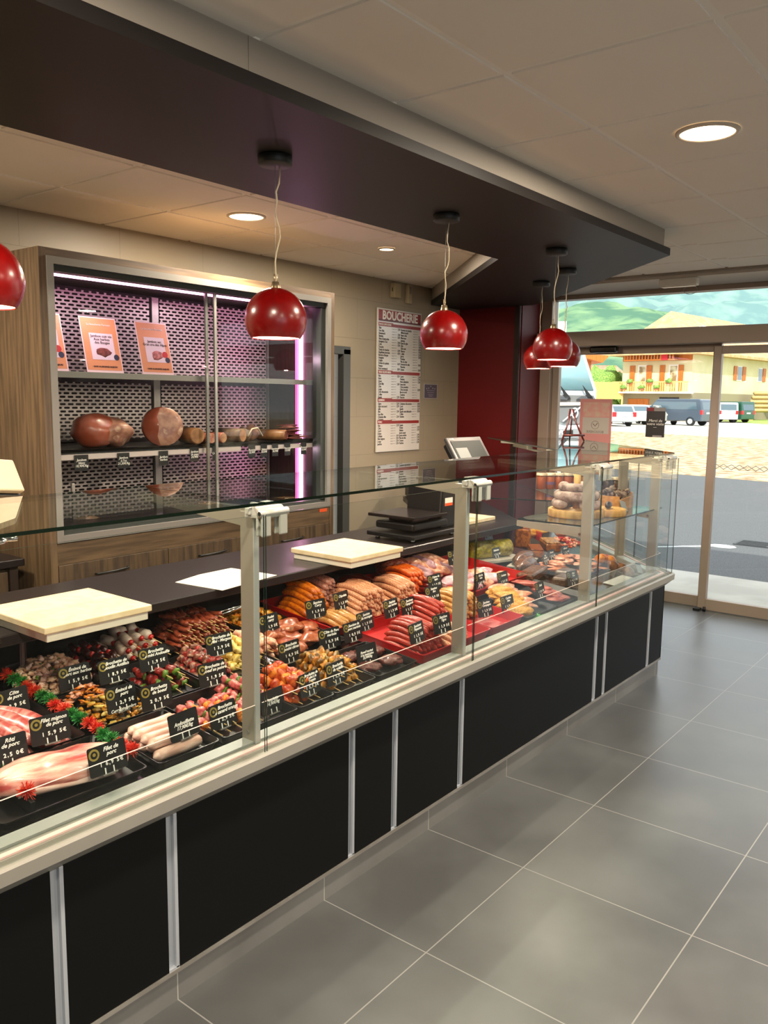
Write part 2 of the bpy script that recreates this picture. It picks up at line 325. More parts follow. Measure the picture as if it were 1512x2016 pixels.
for i, (g0, g1) in enumerate(gro):
    b = MB(); b.box(g0, g1, 1.740, 1.752, .107, .556, STRIP); b.box(g1-.011, g1, 1.7285, 1.7395, .107, .556, STRIP, .001); b.box(g0, g1, 1.7285, 1.74, .106, .112, STRIP); b.build('vertical_strip', None, ctr)
xs = [XS]+[v for g in gro for v in g]+[4.945]
for i in range(0, len(xs), 2):
    b = MB(); b.box(xs[i], xs[i+1], 1.728, 1.752, .107, .558, BLACKP, .0012); b.build('front_panel', None, ctr)
b = MB(); o1 = off(-.012, LD); o2 = off(.012, LD); b.prism([o1[1], o1[2], o2[2], o2[1]], 'z', .107, .558, BLACKP); b.build('front_panel', None, ctr)
# ledge
LEDG = M('ledge_metal', '#9b978e', .42, .25, c2='#a39f96', scale=3)
b = MB(); sweep(b, [(0, .548), (-.052, .596), (-.06, .600), (-.062, .634), (-.057, .640), (-.048, .639), (-.044, .630), (-.034, .630), (-.03, .624), (-.014, .624), (-.012, .632), (.08, .634), (.08, .60), (.01, .60), (.01, .548)], LEDG)
b.build('ledge', None, ctr)
b = MB(); sweep(b, [(-.006, .6325), (-.006, .6375), (.010, .6375), (.010, .6325)], M('pale_pink_strip', '#f2c9c2', .4)); b.build('ledge_strip', None, ctr, 'pale pink strip')  # narrow pale pink strip along the whole ledge
b = MB(); sweep(b, [(.030, .634), (.030, .640), (.078, .640), (.080, .60), (.05, .60)], M('pale_grey_rail', '#a9ada9', .35, .3)); b.build('inner_rail', None, ctr)
# cold deck, black interior
DECK = M('black_enamel_deck', '#0b0909', .12, spec=.6)
b = MB(); prof = [(.078, dz(1.818)), (1.06, dz(2.80)), (1.06, dz(2.8)-.02), (.078, dz(1.818)-.02)]; sweep(b, prof, DECK); b.build('deck', None, ctr)
b = MB(); sweep(b, [(1.05, .56), (1.05, .87), (1.09, .87), (1.09, .56)], BLACK); b.box(XS-.02, XS, 1.70, 2.8, 0, .86, BLACK); b.build('back_panel', None, ctr)
b = MB(); sweep(b, [(1.0, 0), (1.0, .56), (1.3, .56), (1.3, 0)], BLACK); b.build('base_carcass', None, ctr)
WT = M('dark_worktop', '#1a1415', .34, c2='#211a1b', scale=60)
b = MB(); sweep(b, [(.795, .862), (.79, .866), (.79, .896), (.795, .90), (1.36, .90), (1.36, .862)], WT); b.build('worktop', None, ctr, 'dark worktop behind the display')
b = MB(); o1 = off(1.30, 1.85, 4.2); o2 = off(1.33, 1.85, 4.2); b.prism([o1[1], o1[2], o2[2], o2[1]], 'z', .9, 1.0, BLACK); b.prism([off(1.29)[1], off(1.29, 1.85)[2], off(1.35, 1.85)[2], off(1.35)[1]], 'z', 1.0, 1.02, STEEL); b.build('back_upstand', None, ctr)
# front posts with hinges, brackets, guards and glass
POST = M('champagne_post', '#a39a8c', .4, .45)
FACE = M('post_front_trim', '#b2b5b0', .38, .35)
posts = [.52, 1.638, 2.772, 3.95, 4.885]
def post_mesh():
    b = MB(); b.box(-.011, .011, 0, .055, 0, .70, POST, .002); b.box(-.011, .009, -.004, .0, .0, .69, FACE); b.cyl((-.0125, .03, .03), .006, .002, 'x', STEEL, 10); return b.mesh('post')
def hinge_mesh():
    H = M('hinge_grey', '#b9b8ae', .38, .25); b = MB()
    b.tube([(-.052, -.045, .012), (.056, -.045, .012)], .012, H, 12); b.prism([(-.052, .012), (-.03, .03), (.02, .03), (.02, -.005), (-.052, -.002)], 'x', -.05, .052, H, .003)
    b.box(-.02, .052, .0, .03, .024, .036, H, .002)
    for x0, x1 in ((-.05, -.014), (.02, .052)):
        b.box(x0, x1, -.054, -.045, -.055, .006, H, .004); b.box(x0, x1, -.034, -.026, -.055, .006, H, .004)
    b.box(-.058, -.046, -.01, .01, .005, .028, H, .004); b.cyl((-.054, -.045, .012), .006, .004, 'x', BLACK, 10)
    return b.mesh('hinge')
def arm_mesh():
    b = MB(); b.prism([(.05, .655), (.05, .712), (.56, .712), (.56, .694)], 'x', -.009, .009, POST, .001); return b.mesh('shelf_arm')
GEDGE2 = M('pane_edge', '#1d2a25', .1, spec=.8)
pm, hm, am = post_mesh(), hinge_mesh(), arm_mesh()
for x in posts:
    ob('post', pm, ctr, None, (x, 1.768, .634)); ob('hinge', hm, ctr, None, (x+.014, 1.756, 1.325)); ob('shelf_arm', am, ctr, None, (x, 1.768, .634))
for d in (.55, 1.72):
    for nm, me in (('post', pm), ('hinge', hm), ('shelf_arm', am)):
        ob(nm, me, ctr, None, (XC+d*q2-.03*q2, YF+d*q2+.03*q2, .634 if nm != 'hinge' else 1.325), (0, 0, PI/4))
def pane(x0, x1, y, z0, z1, th=.0045, name='glass_pane', ang=0, org=None):
    b = MB(); b.box(x0, x1, -th/2, th/2, z0, z1, GLS); b.b.faces.ensure_lookup_table()
    for f in b.b.faces:
        if abs(f.normal.y) < .5: f.material_index = b.mi(GEDGE2)
    o = b.build(name, None, ctr); o.location = (0, y, 0) if org is None else org; o.rotation_euler = (0, 0, ang); return o
EDGB = M('bright_glass_edge', '#e8cfc6', .25, spec=.6)
sx = [-1.1, .50, 1.609, 2.733, 3.893, 4.985]
for i in range(5): pane(sx[i]+.004, sx[i+1]-.004, 1.70, .622, 1.336)
for d0, d1 in ((.05, .53), (.54, 1.72)): pane(d0, d1, 0, .622, 1.336, ang=PI/4, org=(XC+.03, YF-.03, 0))
def guard(x0, x1, ang=0, org=(0, 1.761, 0)):
    b = MB(); b.box(x0, x1, -.0025, .0025, .634, .757, GLS); b.b.faces.ensure_lookup_table()
    for f in b.b.faces:
        if f.normal.z > .5: f.material_index = b.mi(EDGB)
    o = b.build('low_guard', None, ctr); o.location = org; o.rotation_euler = (0, 0, ang)
gx = [-1.1]+[.51, .534, 1.624, 1.652, 2.758, 2.786, 3.936, 3.964, 4.94]
for i in range(0, 10, 2): guard(gx[i], gx[i+1])
guard(.0, .53, PI/4, (XC-.01, 1.761, 0)); guard(.56, 1.7, PI/4, (XC-.01, 1.761, 0))
# top glass shelves
def glass_poly(pts, z0, z1, name, par=None):
    b = MB(); b.prism(pts, 'z', z0, z1, GLT)
    for f in b.b.faces:
        if abs(f.normal.z) < .5: f.material_index = b.mi(GEDGE)
    return b.build(name, None, par if par is not None else ctr)
yb = 2.35
for x0, x1 in ((-1.1, 1.645), (1.65, 3.948)): glass_poly([(x0, 1.74), (x1, 1.74), (x1, yb), (x0, yb)], 1.355, 1.364, 'top_glass_shelf')
glass_poly([(3.953, 1.74), (5.02, 1.74), (4.70, yb), (3.953, yb)], 1.355, 1.364, 'top_glass_shelf')
glass_poly([(5.03, 1.745), (5.03+1.30, 1.745+1.30), (5.03+1.30-.50, 1.745+1.30+.50), (4.715, 2.36)], 1.355, 1.364, 'top_glass_shelf')
b = MB(); b.prism([(5.55, 3.03), (5.83, 3.31), (5.86, 3.28), (5.58, 3.0)], 'z', 1.30, 1.352, POST); b.prism([(5.3, 2.78), (5.55, 3.03), (5.58, 3.0), (5.33, 2.75)], 'z', 1.345, 1.353, POST); b.prism([(5.3, 2.78), (5.55, 3.03), (5.58, 3.0), (5.33, 2.75)], 'z', 1.298, 1.306, POST); b.build('shelf_rail', None, ctr)
# small inner glass shelf at the window end
glass_poly([(3.955, 1.79), (5.0, 1.79), (4.83, 2.2), (3.955, 2.2)], 1.022, 1.030, 'inner_glass_shelf')
b = MB(); b.prism([(1.80, .965), (1.80, 1.02), (2.2, 1.02), (2.2, .99)], 'x', 3.945, 3.955, POST); b.build('shelf_bracket', None, ctr)
b = MB(); b.prism([(1.80, .965), (1.80, 1.02), (2.0, 1.02), (1.95, .985)], 'x', 4.878, 4.892, POST); b.build('shelf_bracket', None, ctr)
for x in (3.944, 4.877): b = MB(); b.cyl((x, 1.83, .985), .007, -.004, 'x', M('screw_brown', '#6b4a3a', .4, .5), 10); b.build('bracket_screw', None, ctr)
glass_poly([(off(.5)[1][0]+.12, off(.5)[1][1]+.12), (off(.5)[1][0]+1.0, off(.5)[1][1]+1.0), (off(.95)[1][0]+1.0, off(.95)[1][1]+1.0), (off(.95)[1][0]+.12, off(.95)[1][1]+.12)], 1.022, 1.030, 'inner_glass_shelf')
# ================================================================ shop equipment behind the counter
def board(x0, x1, y0, y1, lab, low=True):
    t = thing('cutting_board', lab, 'cutting board', ((x0+x1)/2, (y0+y1)/2, .90), 0, None)
    w, d = (x1-x0)/2, (y1-y0)/2; z0 = .028 if low else 0
    b = MB(); b.box(-w, w, -d, d, z0, z0+.024, CREAMP, .004); b.build('board', None, t)
    if low: b = MB(); b.box(-w+.012, w-.012, -d+.008, d-.01, .0005, .0285, CREAMB, .002); b.build('base_slab', None, t)
    return t
board(1.30, 1.695, 2.35, 2.735, 'cream cutting board with a white base on the worktop at the left')
board(2.79, 3.18, 2.39, 2.77, 'cream cutting board in the middle of the worktop beside the black scale')
board(4.28, 4.60, 2.72, 3.0, 'small cream cutting board behind the black scale near the red wall', False)
pts = [tuple(atz(px, py, .9)[:2]) for px, py in ((345, 1147), (392, 1132), (455, 1119), (545, 1133), (438, 1163))]
b = MB(); b.prism(pts, 'z', .9005, .902, M('greaseproof_paper', '#e6d8c6', .6)); tag(b.build('paper_sheet'), 'loose white sheet of greaseproof paper on the dark worktop', 'paper')
# black scale with tower
t = thing('counter_scale', 'black counter scale with a weighing plate and upright tower beside the cutting board', 'scale', (3.74, 2.72, .90))
DK = M('charcoal_plastic', '#0d0b0b', .35); b = MB()
b.box(-.25, .22, -.16, .16, .02, .045, DK, .006); b.box(-.21, .12, -.13, .13, .06, .10, DK, .01); b.build('base', None, t)
for sx_, sy_ in ((-.2, -.12), (-.2, .12), (.17, -.12), (.17, .12)): b = MB(); b.cyl((sx_, sy_, 0), .013, .02, 'z', CHROME, 12); b.build('foot', None, t)
b = MB(); b.box(-.24, .07, -.16, .16, .125, .142, M('dark_steel_plate', '#2b2321', .25, .6), .004); b.box(-.15, .0, -.08, .08, .10, .125, DK); b.build('weighing_plate', None, t)
b = MB(); b.prism([(.07, .045), (.22, .045), (.245, .29), (.21, .30), (.075, .29), (.06, .14)], 'y', -.12, .12, DK, .012); b.build('tower', None, t)
b = MB(); b.box(.10, .175, -.1215, -.120, .17, .215, M('sticker_white', '#e7ddd0', .5)); b.box(.10, .175, -.122, -.1213, .17, .186, M('sticker_orange', '#d8501c', .5)); b.build('sticker', None, t, 'white and orange sticker')
# cash register display
C1 = aty(925, 893, 2.75)
t = thing('register_screen', 'grey cash register touch screen tilted up in front of the red wall', 'screen', (C1.x, C1.y, C1.z), rot=(-.62, 0, -.12))
SIL = M('grey_bezel', '#333332', .4, .2); b = MB(); b.box(-.165, .165, -.012, .012, -.115, .115, SIL, .006); b.box(-.15, .15, .012, .05, -.09, .09, DK, .01); b.build('housing', None, t)
b = MB(); b.box(-.14, .14, -.0145, -.0125, -.075, .085, M('screen_glass', '#1d2320', .5, spec=.1, emit='#7f8a80', es=.05)); b.box(-.125, -.02, -.0152, -.0146, -.07, .035, M('screen_window', '#464f48', .5, emit='#a6b2a8', es=.1)); b.build('display', None, t)
text('maker_lettering', 'AURES', .014, WHITE, t, (-.12, -.0132, .1))
b = MB(); b.prism([(-.03, 0), (.08, 0), (.02, .16), (-.01, .16)], 'x', C1.x-.1, C1.x+.1, DK, .005); o = b.build('register_stand', None); o.location = (0, C1.y+.06, C1.z-.22); o.parent = t; o.matrix_parent_inverse = (Matrix.Translation(t.location) @ t.rotation_euler.to_matrix().to_4x4()).inverted()
# scale display at the left edge
C2 = aty(4, 938, 2.5)
t = thing('scale_display', 'cream backed scale display cut by the left edge of the picture', 'screen', (C2.x, C2.y, C2.z), rot=(-.5, .12, .35))
b = MB(); b.box(-.16, .06, -.014, .010, -.055, .055, M('cream_casing', '#a39576', .5), .006); b.build('casing', None, t)
b = MB(); b.box(-.16, .065, .010, .02, -.06, .06, DK, .004); b.cyl((.05, .02, -.03), .005, .02, 'y'); b.build('back_cover', DK, t)
b = MB(); b.tube([(-.17, .02, -.03), (-.2, .06, -.5)], .016, DK); b.build('pole', None, t)
P = D(46, 1315, .05)
t = thing('price_tag_stand', 'clear plastic upright rod standing in the diced pork at the left', 'holder', (P.x, P.y, dz(P.y)+.06))
b = MB(); b.box(-.006, .006, -.004, .004, 0, .16, M('clear_plastic', '#7d6660', .1, spec=.8), .001); b.box(-.011, -.008, -.004, .004, .0, .15, M('clear_plastic'), .001); b.box(.008, .011, -.004, .004, .0, .15, M('clear_plastic'), .001); b.build('rod', None, t)
b = MB(); b.cyl((0, 0, .158), .011, .006, 'z', CHROME, 10); b.build('cap', None, t)
b = MB(); b.lathe([(.012, 0), (.03, .004), (.031, .012), (.012, .018)], (0, .0, .10), CHROME, 16, True); b.tube([(0, 0, .11), (.05, -.01, .11)], .006, CHROME, 8); Pq = aty(4, 1068, 1.76); o = b.build('shelf_clamp'); o.location = (Pq.x, 1.80, Pq.z-.11); tag(o, 'chrome clamp under the glass shelf at the far left edge', 'clamp')
# low back counter at the left
t = thing('back_cabinet', 'low oak cabinet with a dark worktop at the left edge behind the counter', 'cabinet', (1.2, 3.72, 0))
b = MB(); b.box(-.9, .70, .02, .5, .1, .86, WOODD); b.box(.70, .74, .0, .5, 0, .87, M('dark_side', '#2a1d16', .5)); b.build('body', None, t)
b = MB(); b.box(-.9, .76, -.03, .5, .865, .90, WT, .003); b.build('worktop', None, t)
for k, (a, c) in enumerate(((-.3, .18), (.185, .69))):
    d = MB().box(a, c, 0, .02, .12, .84, WOODD, .002).build('door', None, t); hb = MB(); hb.tube([(a+.02, -.001, .74), (a+.04, -.022, .745), (a+.16, -.022, .755), (a+.18, -.001, .76)], .005, BLACK, 8); hb.build('handle', None, d)
# ================================================================ wall display cabinet
X0, X1, Y0, Y1 = 2.01, 3.965, 3.55, 4.235
t = wc = thing('wall_display_cabinet', 'tall oak wall display cabinet with sliding glass doors and pink lighting', 'display cabinet', (X0, Y0, 0))
W = X1-X0; DP = Y1-Y0
b = MB(); b.box(0, .035, 0, DP, 0, 2.31, WOOD); b.box(W-.035, W, 0, DP, 0, 2.31, WOOD); b.box(.035, W-.035, 0, DP, 2.275, 2.31, WOODH); b.box(.035, W-.035, .004, .03, .87, .975, WOODH); b.box(.035, W-.035, .03, DP, .90, .97, WOODH)
b.box(.035, W-.035, .03, DP, 0, .86, WOODD); b.build('carcass', None, wc)
AF = M('grey_aluminium_frame', '#7d7a74', .4, .35); AD = M('dark_grey_track', '#2f3431', .45, .2)
b = MB(); b.box(.035, W-.035, -.006, .03, 2.242, 2.275, AF); b.box(.035, .068, -.006, .03, .975, 2.242, AF); b.box(W-.068, W-.035, -.006, .03, .975, 2.242, AF); b.box(.068, W-.068, -.006, .03, .975, 1.008, AF)
b.box(.068, W-.068, .012, .08, 2.214, 2.242, AD); b.box(.068, W-.068, .012, .08, 1.008, 1.026, AD); b.box(W-.11, W-.068, .012, .08, 1.02, 2.21, AD); b.box(.066, .075, .012, .08, 1.02, 2.21, AD); b.build('aluminium_frame', None, wc)
INT = M('mauve_interior', '#6f5a5c', .4, .2)
b = MB(); b.box(.035, W-.035, .03, DP-.01, 2.245, 2.274, M('cabinet_top_lining', '#4d4044', .35, .3)); b.box(.035, .045, .08, DP-.01, .975, 2.25, INT); b.box(W-.045, W-.036, .08, DP, .975, 2.25, M('cabinet_side_wood', '#2c1c17', .45, c2='#3a2620', scale=5, stretch=(9, 9, .6))); b.box(.035, W-.035, DP-.012, DP-.002, .975, 2.25, M('cabinet_back', '#241b1d', .5)); b.box(.035, W-.035, .03, DP, .966, .978, INT); b.build('lining', None, wc)
def perf_mat():
    mt = bpy.data.materials.new('perforated_steel'); mt.use_nodes = True; nt = mt.node_tree; bs = nt.nodes['Principled BSDF']; N = nt.nodes.new; L = nt.links.new
    def ma(op, a, v=None, w=None):
        n = N('ShaderNodeMath'); n.operation = op
        for k, s in ((0, a), (1, v), (2, w)):
            if s is None: continue
            if isinstance(s, (int, float)): n.inputs[k].default_value = s
            else: L(s, n.inputs[k])
        return n.outputs[0]
    tc = N('ShaderNodeTexCoord'); sp = N('ShaderNodeSeparateXYZ'); L(tc.outputs['Object'], sp.inputs[0])
    ph, pw = .0193, .046
    r = ma('DIVIDE', sp.outputs['Z'], ph); row = ma('FLOOR', r); fz = ma('MULTIPLY', ma('SUBTRACT', ma('SUBTRACT', r, row), .5), ph)
    u = ma('ADD', ma('DIVIDE', sp.outputs['X'], pw), ma('MULTIPLY', ma('MODULO', row, 2), .5)); fx = ma('MULTIPLY', ma('SUBTRACT', ma('FRACT', u), .5), pw)
    ax = ma('MAXIMUM', ma('SUBTRACT', ma('ABSOLUTE', fx), .012), 0); d = ma('SQRT', ma('ADD', ma('MULTIPLY', ax, ax), ma('MULTIPLY', fz, fz))); hole = ma('LESS_THAN', d, .0056)
    bs.inputs['Base Color'].default_value = lin('#c4b8b4'); bs.inputs['Metallic'].default_value = .35; bs.inputs['Roughness'].default_value = .38
    out = nt.nodes['Material Output']; tr = N('ShaderNodeBsdfTransparent'); mx = N('ShaderNodeMixShader'); L(hole, mx.inputs[0]); L(bs.outputs[0], mx.inputs[1]); L(tr.outputs[0], mx.inputs[2]); L(mx.outputs[0], out.inputs[0]); return mt
PERF = perf_mat(); yp = DP-.14
for x0_, x1_ in ((.06, .972), (1.045, 1.885)):
    for z0, z1 in ((1.0, 1.36), (1.42, 1.73), (1.78, 2.215)): b = MB(); b.box(x0_, x1_, yp, yp+.003, z0, z1, PERF); b.build('perforated_back_panel', None, wc)
b = MB(); b.box(.985, 1.03, yp-.01, yp+.01, 1.0, 2.22, STEEL); b.build('back_rail', None, wc); b = MB(); b.box(1.892, 1.905, yp-.01, yp+.01, 1.0, 2.22, STEEL); b.build('back_rail', None, wc)
b = MB(); b.box(.07, W-.07, .10, yp-.02, 1.765, 1.770, M('shelf_top_mauve', '#a08e90', .3, .3)); b.box(.07, W-.07, .094, .104, 1.742, 1.772, AF, .001); b.build('upper_shelf', None, wc)
b = MB(); b.box(.07, W-.07, .10, yp-.02, 1.378, 1.398, BLACK); b.box(.07, W-.07, .085, .10, 1.39, 1.402, BLACKG); b.box(.07, 1.25, .088, .095, 1.352, 1.378, M('white_price_rail', '#b7aaa6', .4)); b.box(1.32, W-.09, .088, .095, 1.352, 1.378, M('white_price_rail')); b.build('lower_shelf', None, wc)
LED = M('pink_led', '#ffffff', .4, emit='#ff9fd8', es=9)
b = MB(); b.cyl((.075, .20, 2.226), .007, W-.15, 'x', LED, 8); b.build('light_tube', None, wc, 'pink horizontal light tube')
b = MB(); b.box(W-.058, W-.047, .225, .25, 1.0, 2.21, LED); b.box(W-.058, W-.047, .265, .285, 1.0, 2.21, M('pink_led_soft', '#e08cc0', .4, emit='#ff70c0', es=.9)); b.build('light_tube', None, wc, 'bright vertical light tube')
for n, (x0, x1, y) in enumerate(((.07, 1.02, .025), (.98, W-.075, .05))):
    b = MB(); b.box(x0, x1, y-.003, y+.003, 1.02, 2.21, GLS); d = b.build('sliding_glass_door', None, wc)
    b = MB(); xx = x1 if n == 0 else x0; b.box(xx-.012, xx+.004, y-.006, y+.006, 1.02, 2.21, M('polished_strip', '#8d8d86', .2, .5)); b.build('edge_profile', None, d)
    if n == 0: b = MB(); b.box(.12, .135, y-.03, y-.012, 1.08, 1.25, AF, .003); b.build('handle', None, d)
dx = [.037, .66, 1.30, W-.037]
for i in range(3):
    b = MB(); b.box(dx[i]+.002, dx[i+1]-.002, .0, .02, .50, .868, WOODD, .0015); d = b.build('drawer', None, wc)
    hx = (dx[i]+dx[i+1])/2-.03; b = MB(); b.tube([(hx-.09, .0, .802), (hx-.085, -.02, .804), (hx, -.028, .806), (hx+.085, -.02, .81), (hx+.09, .0, .81)], .005, BLACK, 8); b.build('handle', None, d)
    b = MB(); b.box(dx[i]+.002, dx[i+1]-.002, .0, .02, .1, .495, WOODD, .0015); b.build('drawer', None, wc)
b = MB(); b.box(W-.13, W-.06, .0, .004, .945, .965, M('sticker_orange')); b.build('sticker', None, wc, 'small orange sticker')
for z in (1.45, 2.0): add_light('cabinet_lamp', 'POINT', (X1-.2, Y0+.12, z-.1), 1.2, (1, .62, .82), .02)
for x in (.4, 1.2): add_light('cabinet_lamp', 'AREA', (X0+x, Y0+.22, 2.2), 2.6, (1, .72, .86), .3)
# posters on the upper shelf
OR = M('poster_orange', '#c98a5c', .5); CARD = M('poster_card', '#cfc0c2', .5); DKT = M('poster_ink', '#3a211c', .6)
def poster(x, w, title, pic, lab, red=True):
    t = thing('ham_poster', lab, 'poster', (X0+x, Y0+.30, 1.7705), rot=(-.24, 0, .0)); h = .30
    b = MB(); b.box(-w/2, w/2, 0, .003, 0, h, M('poster_edge', '#dcc6c0', .5)); b.box(-w/2+.006, w/2-.006, -.001, 0, .02, h-.006, OR); b.build('sheet', None, t)
    b = MB(); b.box(-w*.30, w*.34, -.002, -.001, .075, .215, CARD); b.build('picture_card', None, t)
    text('lettering', 'La boucherie Fermier', .016, WHITE, t, (0, -.002, h-.04)); text('lettering', title, .020, DKT, t, (.005, -.003, .182)); text('lettering', '• SANS ALLERGENES MAJEURS', .011, DKT, t, (.0, -.002, .038), bold=.0004)
    b = MB(); b.blob((.01, -.002, .115), (.042, .001, .024), .3, len(title), 2, mat=pic); b.build('ham_picture', None, t)
    b = MB(); b.cyl((w*.36, -.0015, .09), .016, -.001, 'y', M('navy_ink', '#1d2338', .5), 16); b.build('round_emblem', None, t)
    if red: b = MB(); b.cyl((w*.30, -.0015, .12), .018, -.0015, 'y', M('red_ink', '#b02020', .5), 16); b.build('red_roundel', None, t)
PK = M('picture_pink', '#c07a72', .6, c2='#8a4a40', scale=40); BRW = M('picture_brown', '#54221a', .6, c2='#7a3c2c', scale=40)
poster(.21, .20, 'Jambon blanc\nnaturel', PK, 'orange ham poster at the left of the upper cabinet shelf')
poster(.52, .215, 'Jambon cuit vin\nAux herbes\ndes Bauges', BRW, 'orange herb ham poster with a dark ham picture, middle of the upper shelf', False)
poster(.85, .205, 'Jambon sec\nGran cru des Alpes', PK, 'orange dry ham poster at the right of the upper cabinet shelf')
# hams and cured meats on the lower shelf
HSK = M('ham_skin', '#8f4530', .35, c2='#b06a58', scale=7, coat=.3); HFL = M('ham_flesh', '#b5876f', .4, c2='#8a5a4c', scale=16, c3='#c7a68a', coat=.2)
ZS = 1.4
def shelf_item(name, x, y, lab, cat, fn, group=None, rz=0):
    t = thing(name, lab, cat, (X0+x, Y0+y, ZS), rz, group); fn(t); return t
def ham1(t):
    b = MB(); b.blob((-.04, .02, .085), (.115, .11, .088), .10, 3, 3, mat=HSK); b.build('rind', None, t)
    b = MB(); b.blob((.045, -.005, .072), (.10, .105, .075), .22, 9, 3, mat=HFL); b.build('lean_meat', None, t)
shelf_item('cooked_ham', .44, .22, 'whole cooked ham with orange rind on the left of the lower cabinet shelf', 'ham', ham1)
def ham2(t):
    b = MB(); b.tube([(.01, -.07, .10), (.0, .0, .10), (0, .10, .09), (-.0, .16, .07)], [.103, .104, .09, .05], HSK, 24); b.build('rind', None, t)
    b = MB(); b.lathe([(.001, 0), (.06, .002), (.099, 0), (.103, -.006)], seg=24); o = b.build('cut_face', HFL, t); o.rotation_euler = (PI/2, 0, 0); o.location = (.01, -.0725, .10)
shelf_item('cut_ham', .78, .20, 'large cut ham showing its round pale face on the lower cabinet shelf', 'ham', ham2, rz=-.6)
def logf(r, l, mat, cut):
    def f(t):
        b = MB(); b.tube([(0, -l/2, r), (0, -l/2+.004, r), (0, 0, r), (0, l/2-.01, r), (0, l/2, r)], [r*.9, r, r*1.02, r, r*.6], mat, 16); b.build('log', None, t)
        b = MB(); b.cyl((0, -l/2-.0005, r), r*.88, -.001, 'y', cut, 16); b.build('cut_face', None, t)
    return f
PAN = M('pale_brown_sausage', '#8a5e3c', .4, c2='#a8794f', scale=20); ROS = M('rose_cut', '#a05a48', .4, c2='#c08a74', scale=40); GRY = M('grey_rind', '#5c4536', .5, c2='#82664e', scale=20)
for k, (x, r, l, m1, m2) in enumerate(((.975, .045, .18, PAN, PAN), (1.05, .03, .2, HSK, ROS), (1.14, .03, .16, HSK, PAN), (1.255, .04, .2, GRY, PAN), (1.60, .033, .2, PAN, BRW))):
    shelf_item('cured_sausage', x, .2, 'cured sausage log, number of logs between the cut ham and the salami slices' if 0 else ('brown cured sausage log lying on the lower cabinet shelf beyond the hams'), 'sausage', logf(r, l, m1, m2), 'cured logs on the lower cabinet shelf', .15*k-.2)
def pancetta(t):
    b = MB(); [b.blob((x, y, z), (.04, .05, .045), .3, s, 2, mat=m_) for x, y, z, s, m_ in ((-.04, 0, .04, 1, GRY), (.05, .03, .045, 2, HFL))]; b.build('meat', None, t)
    b = MB(); b.tube([(-.06, -.05, .03), (-.03, -.055, .075), (.02, -.05, .08), (.06, -.05, .03)], .005, M('string_white', '#cbb9a0', .6), 6); b.build('string', None, t)
shelf_item('rolled_pancetta', 1.42, .2, 'rolled pancetta tied with white string on the lower cabinet shelf', 'ham', pancetta)
def slices(t):
    b = MB()
    for k in range(9): b.blob((R_.uniform(-.05, .05), R_.uniform(-.05, .05), .012+k*.0095), (.07, .05, .007), .5, k, 2, mat=BRW if k % 2 else M('dried_meat', '#6e2a24', .4))
    b.build('slices', None, t)['kind'] = 'stuff'
    b = MB(); b.box(-.12, .12, -.09, .09, .0, .008, BLACKG, .002); b.build('tray', None, t)
shelf_item('dried_meat_slices', 1.74, .17, 'dark dried meat slices on a tray at the right end of the lower cabinet shelf', 'dried meat', slices)
CHALK = M('chalk_white', '#f2efe8', .6); SLATE = M('slate_card', '#0d0e0e', .42)
for k, (px, w, bd) in enumerate(((159, .075, 'Jambon\nblanc\n18,90€/kg'), (242, .07, 'Jambon\nà l\'os\n21,50€/kg'), (321, .06, 'Jambon\nherbes'), (382, .06, 'Jambon\nde pays\n24,90€'), (423, .04, 'Coppa'), (495, .055, 'Rosette\n22,90€'), (519, .05, 'Salami\n23,50€'), (541, .05, 'Saucisson\n26,90€'), (565, .05, 'Pancetta\n19,90€'), (597, .05, 'Bresaola\n32,00€'))):
    P = aty(px, 890, Y0+.085); t = thing('price_card', 'small black price card reading %s on the lower cabinet rail' % bd.replace('\n', ' ').replace('€/kg', '').replace('€', ''), 'price card', (P.x, Y0+.083, 1.34+(.012 if k > 2 else 0)))
    b = MB(); b.box(-w/2, w/2, -.002, 0, -.042, .035, SLATE, .0005); b.build('card', None, t); text('lettering', bd, .017, CHALK, t, (0, -.0026, -.004), shear=.2)
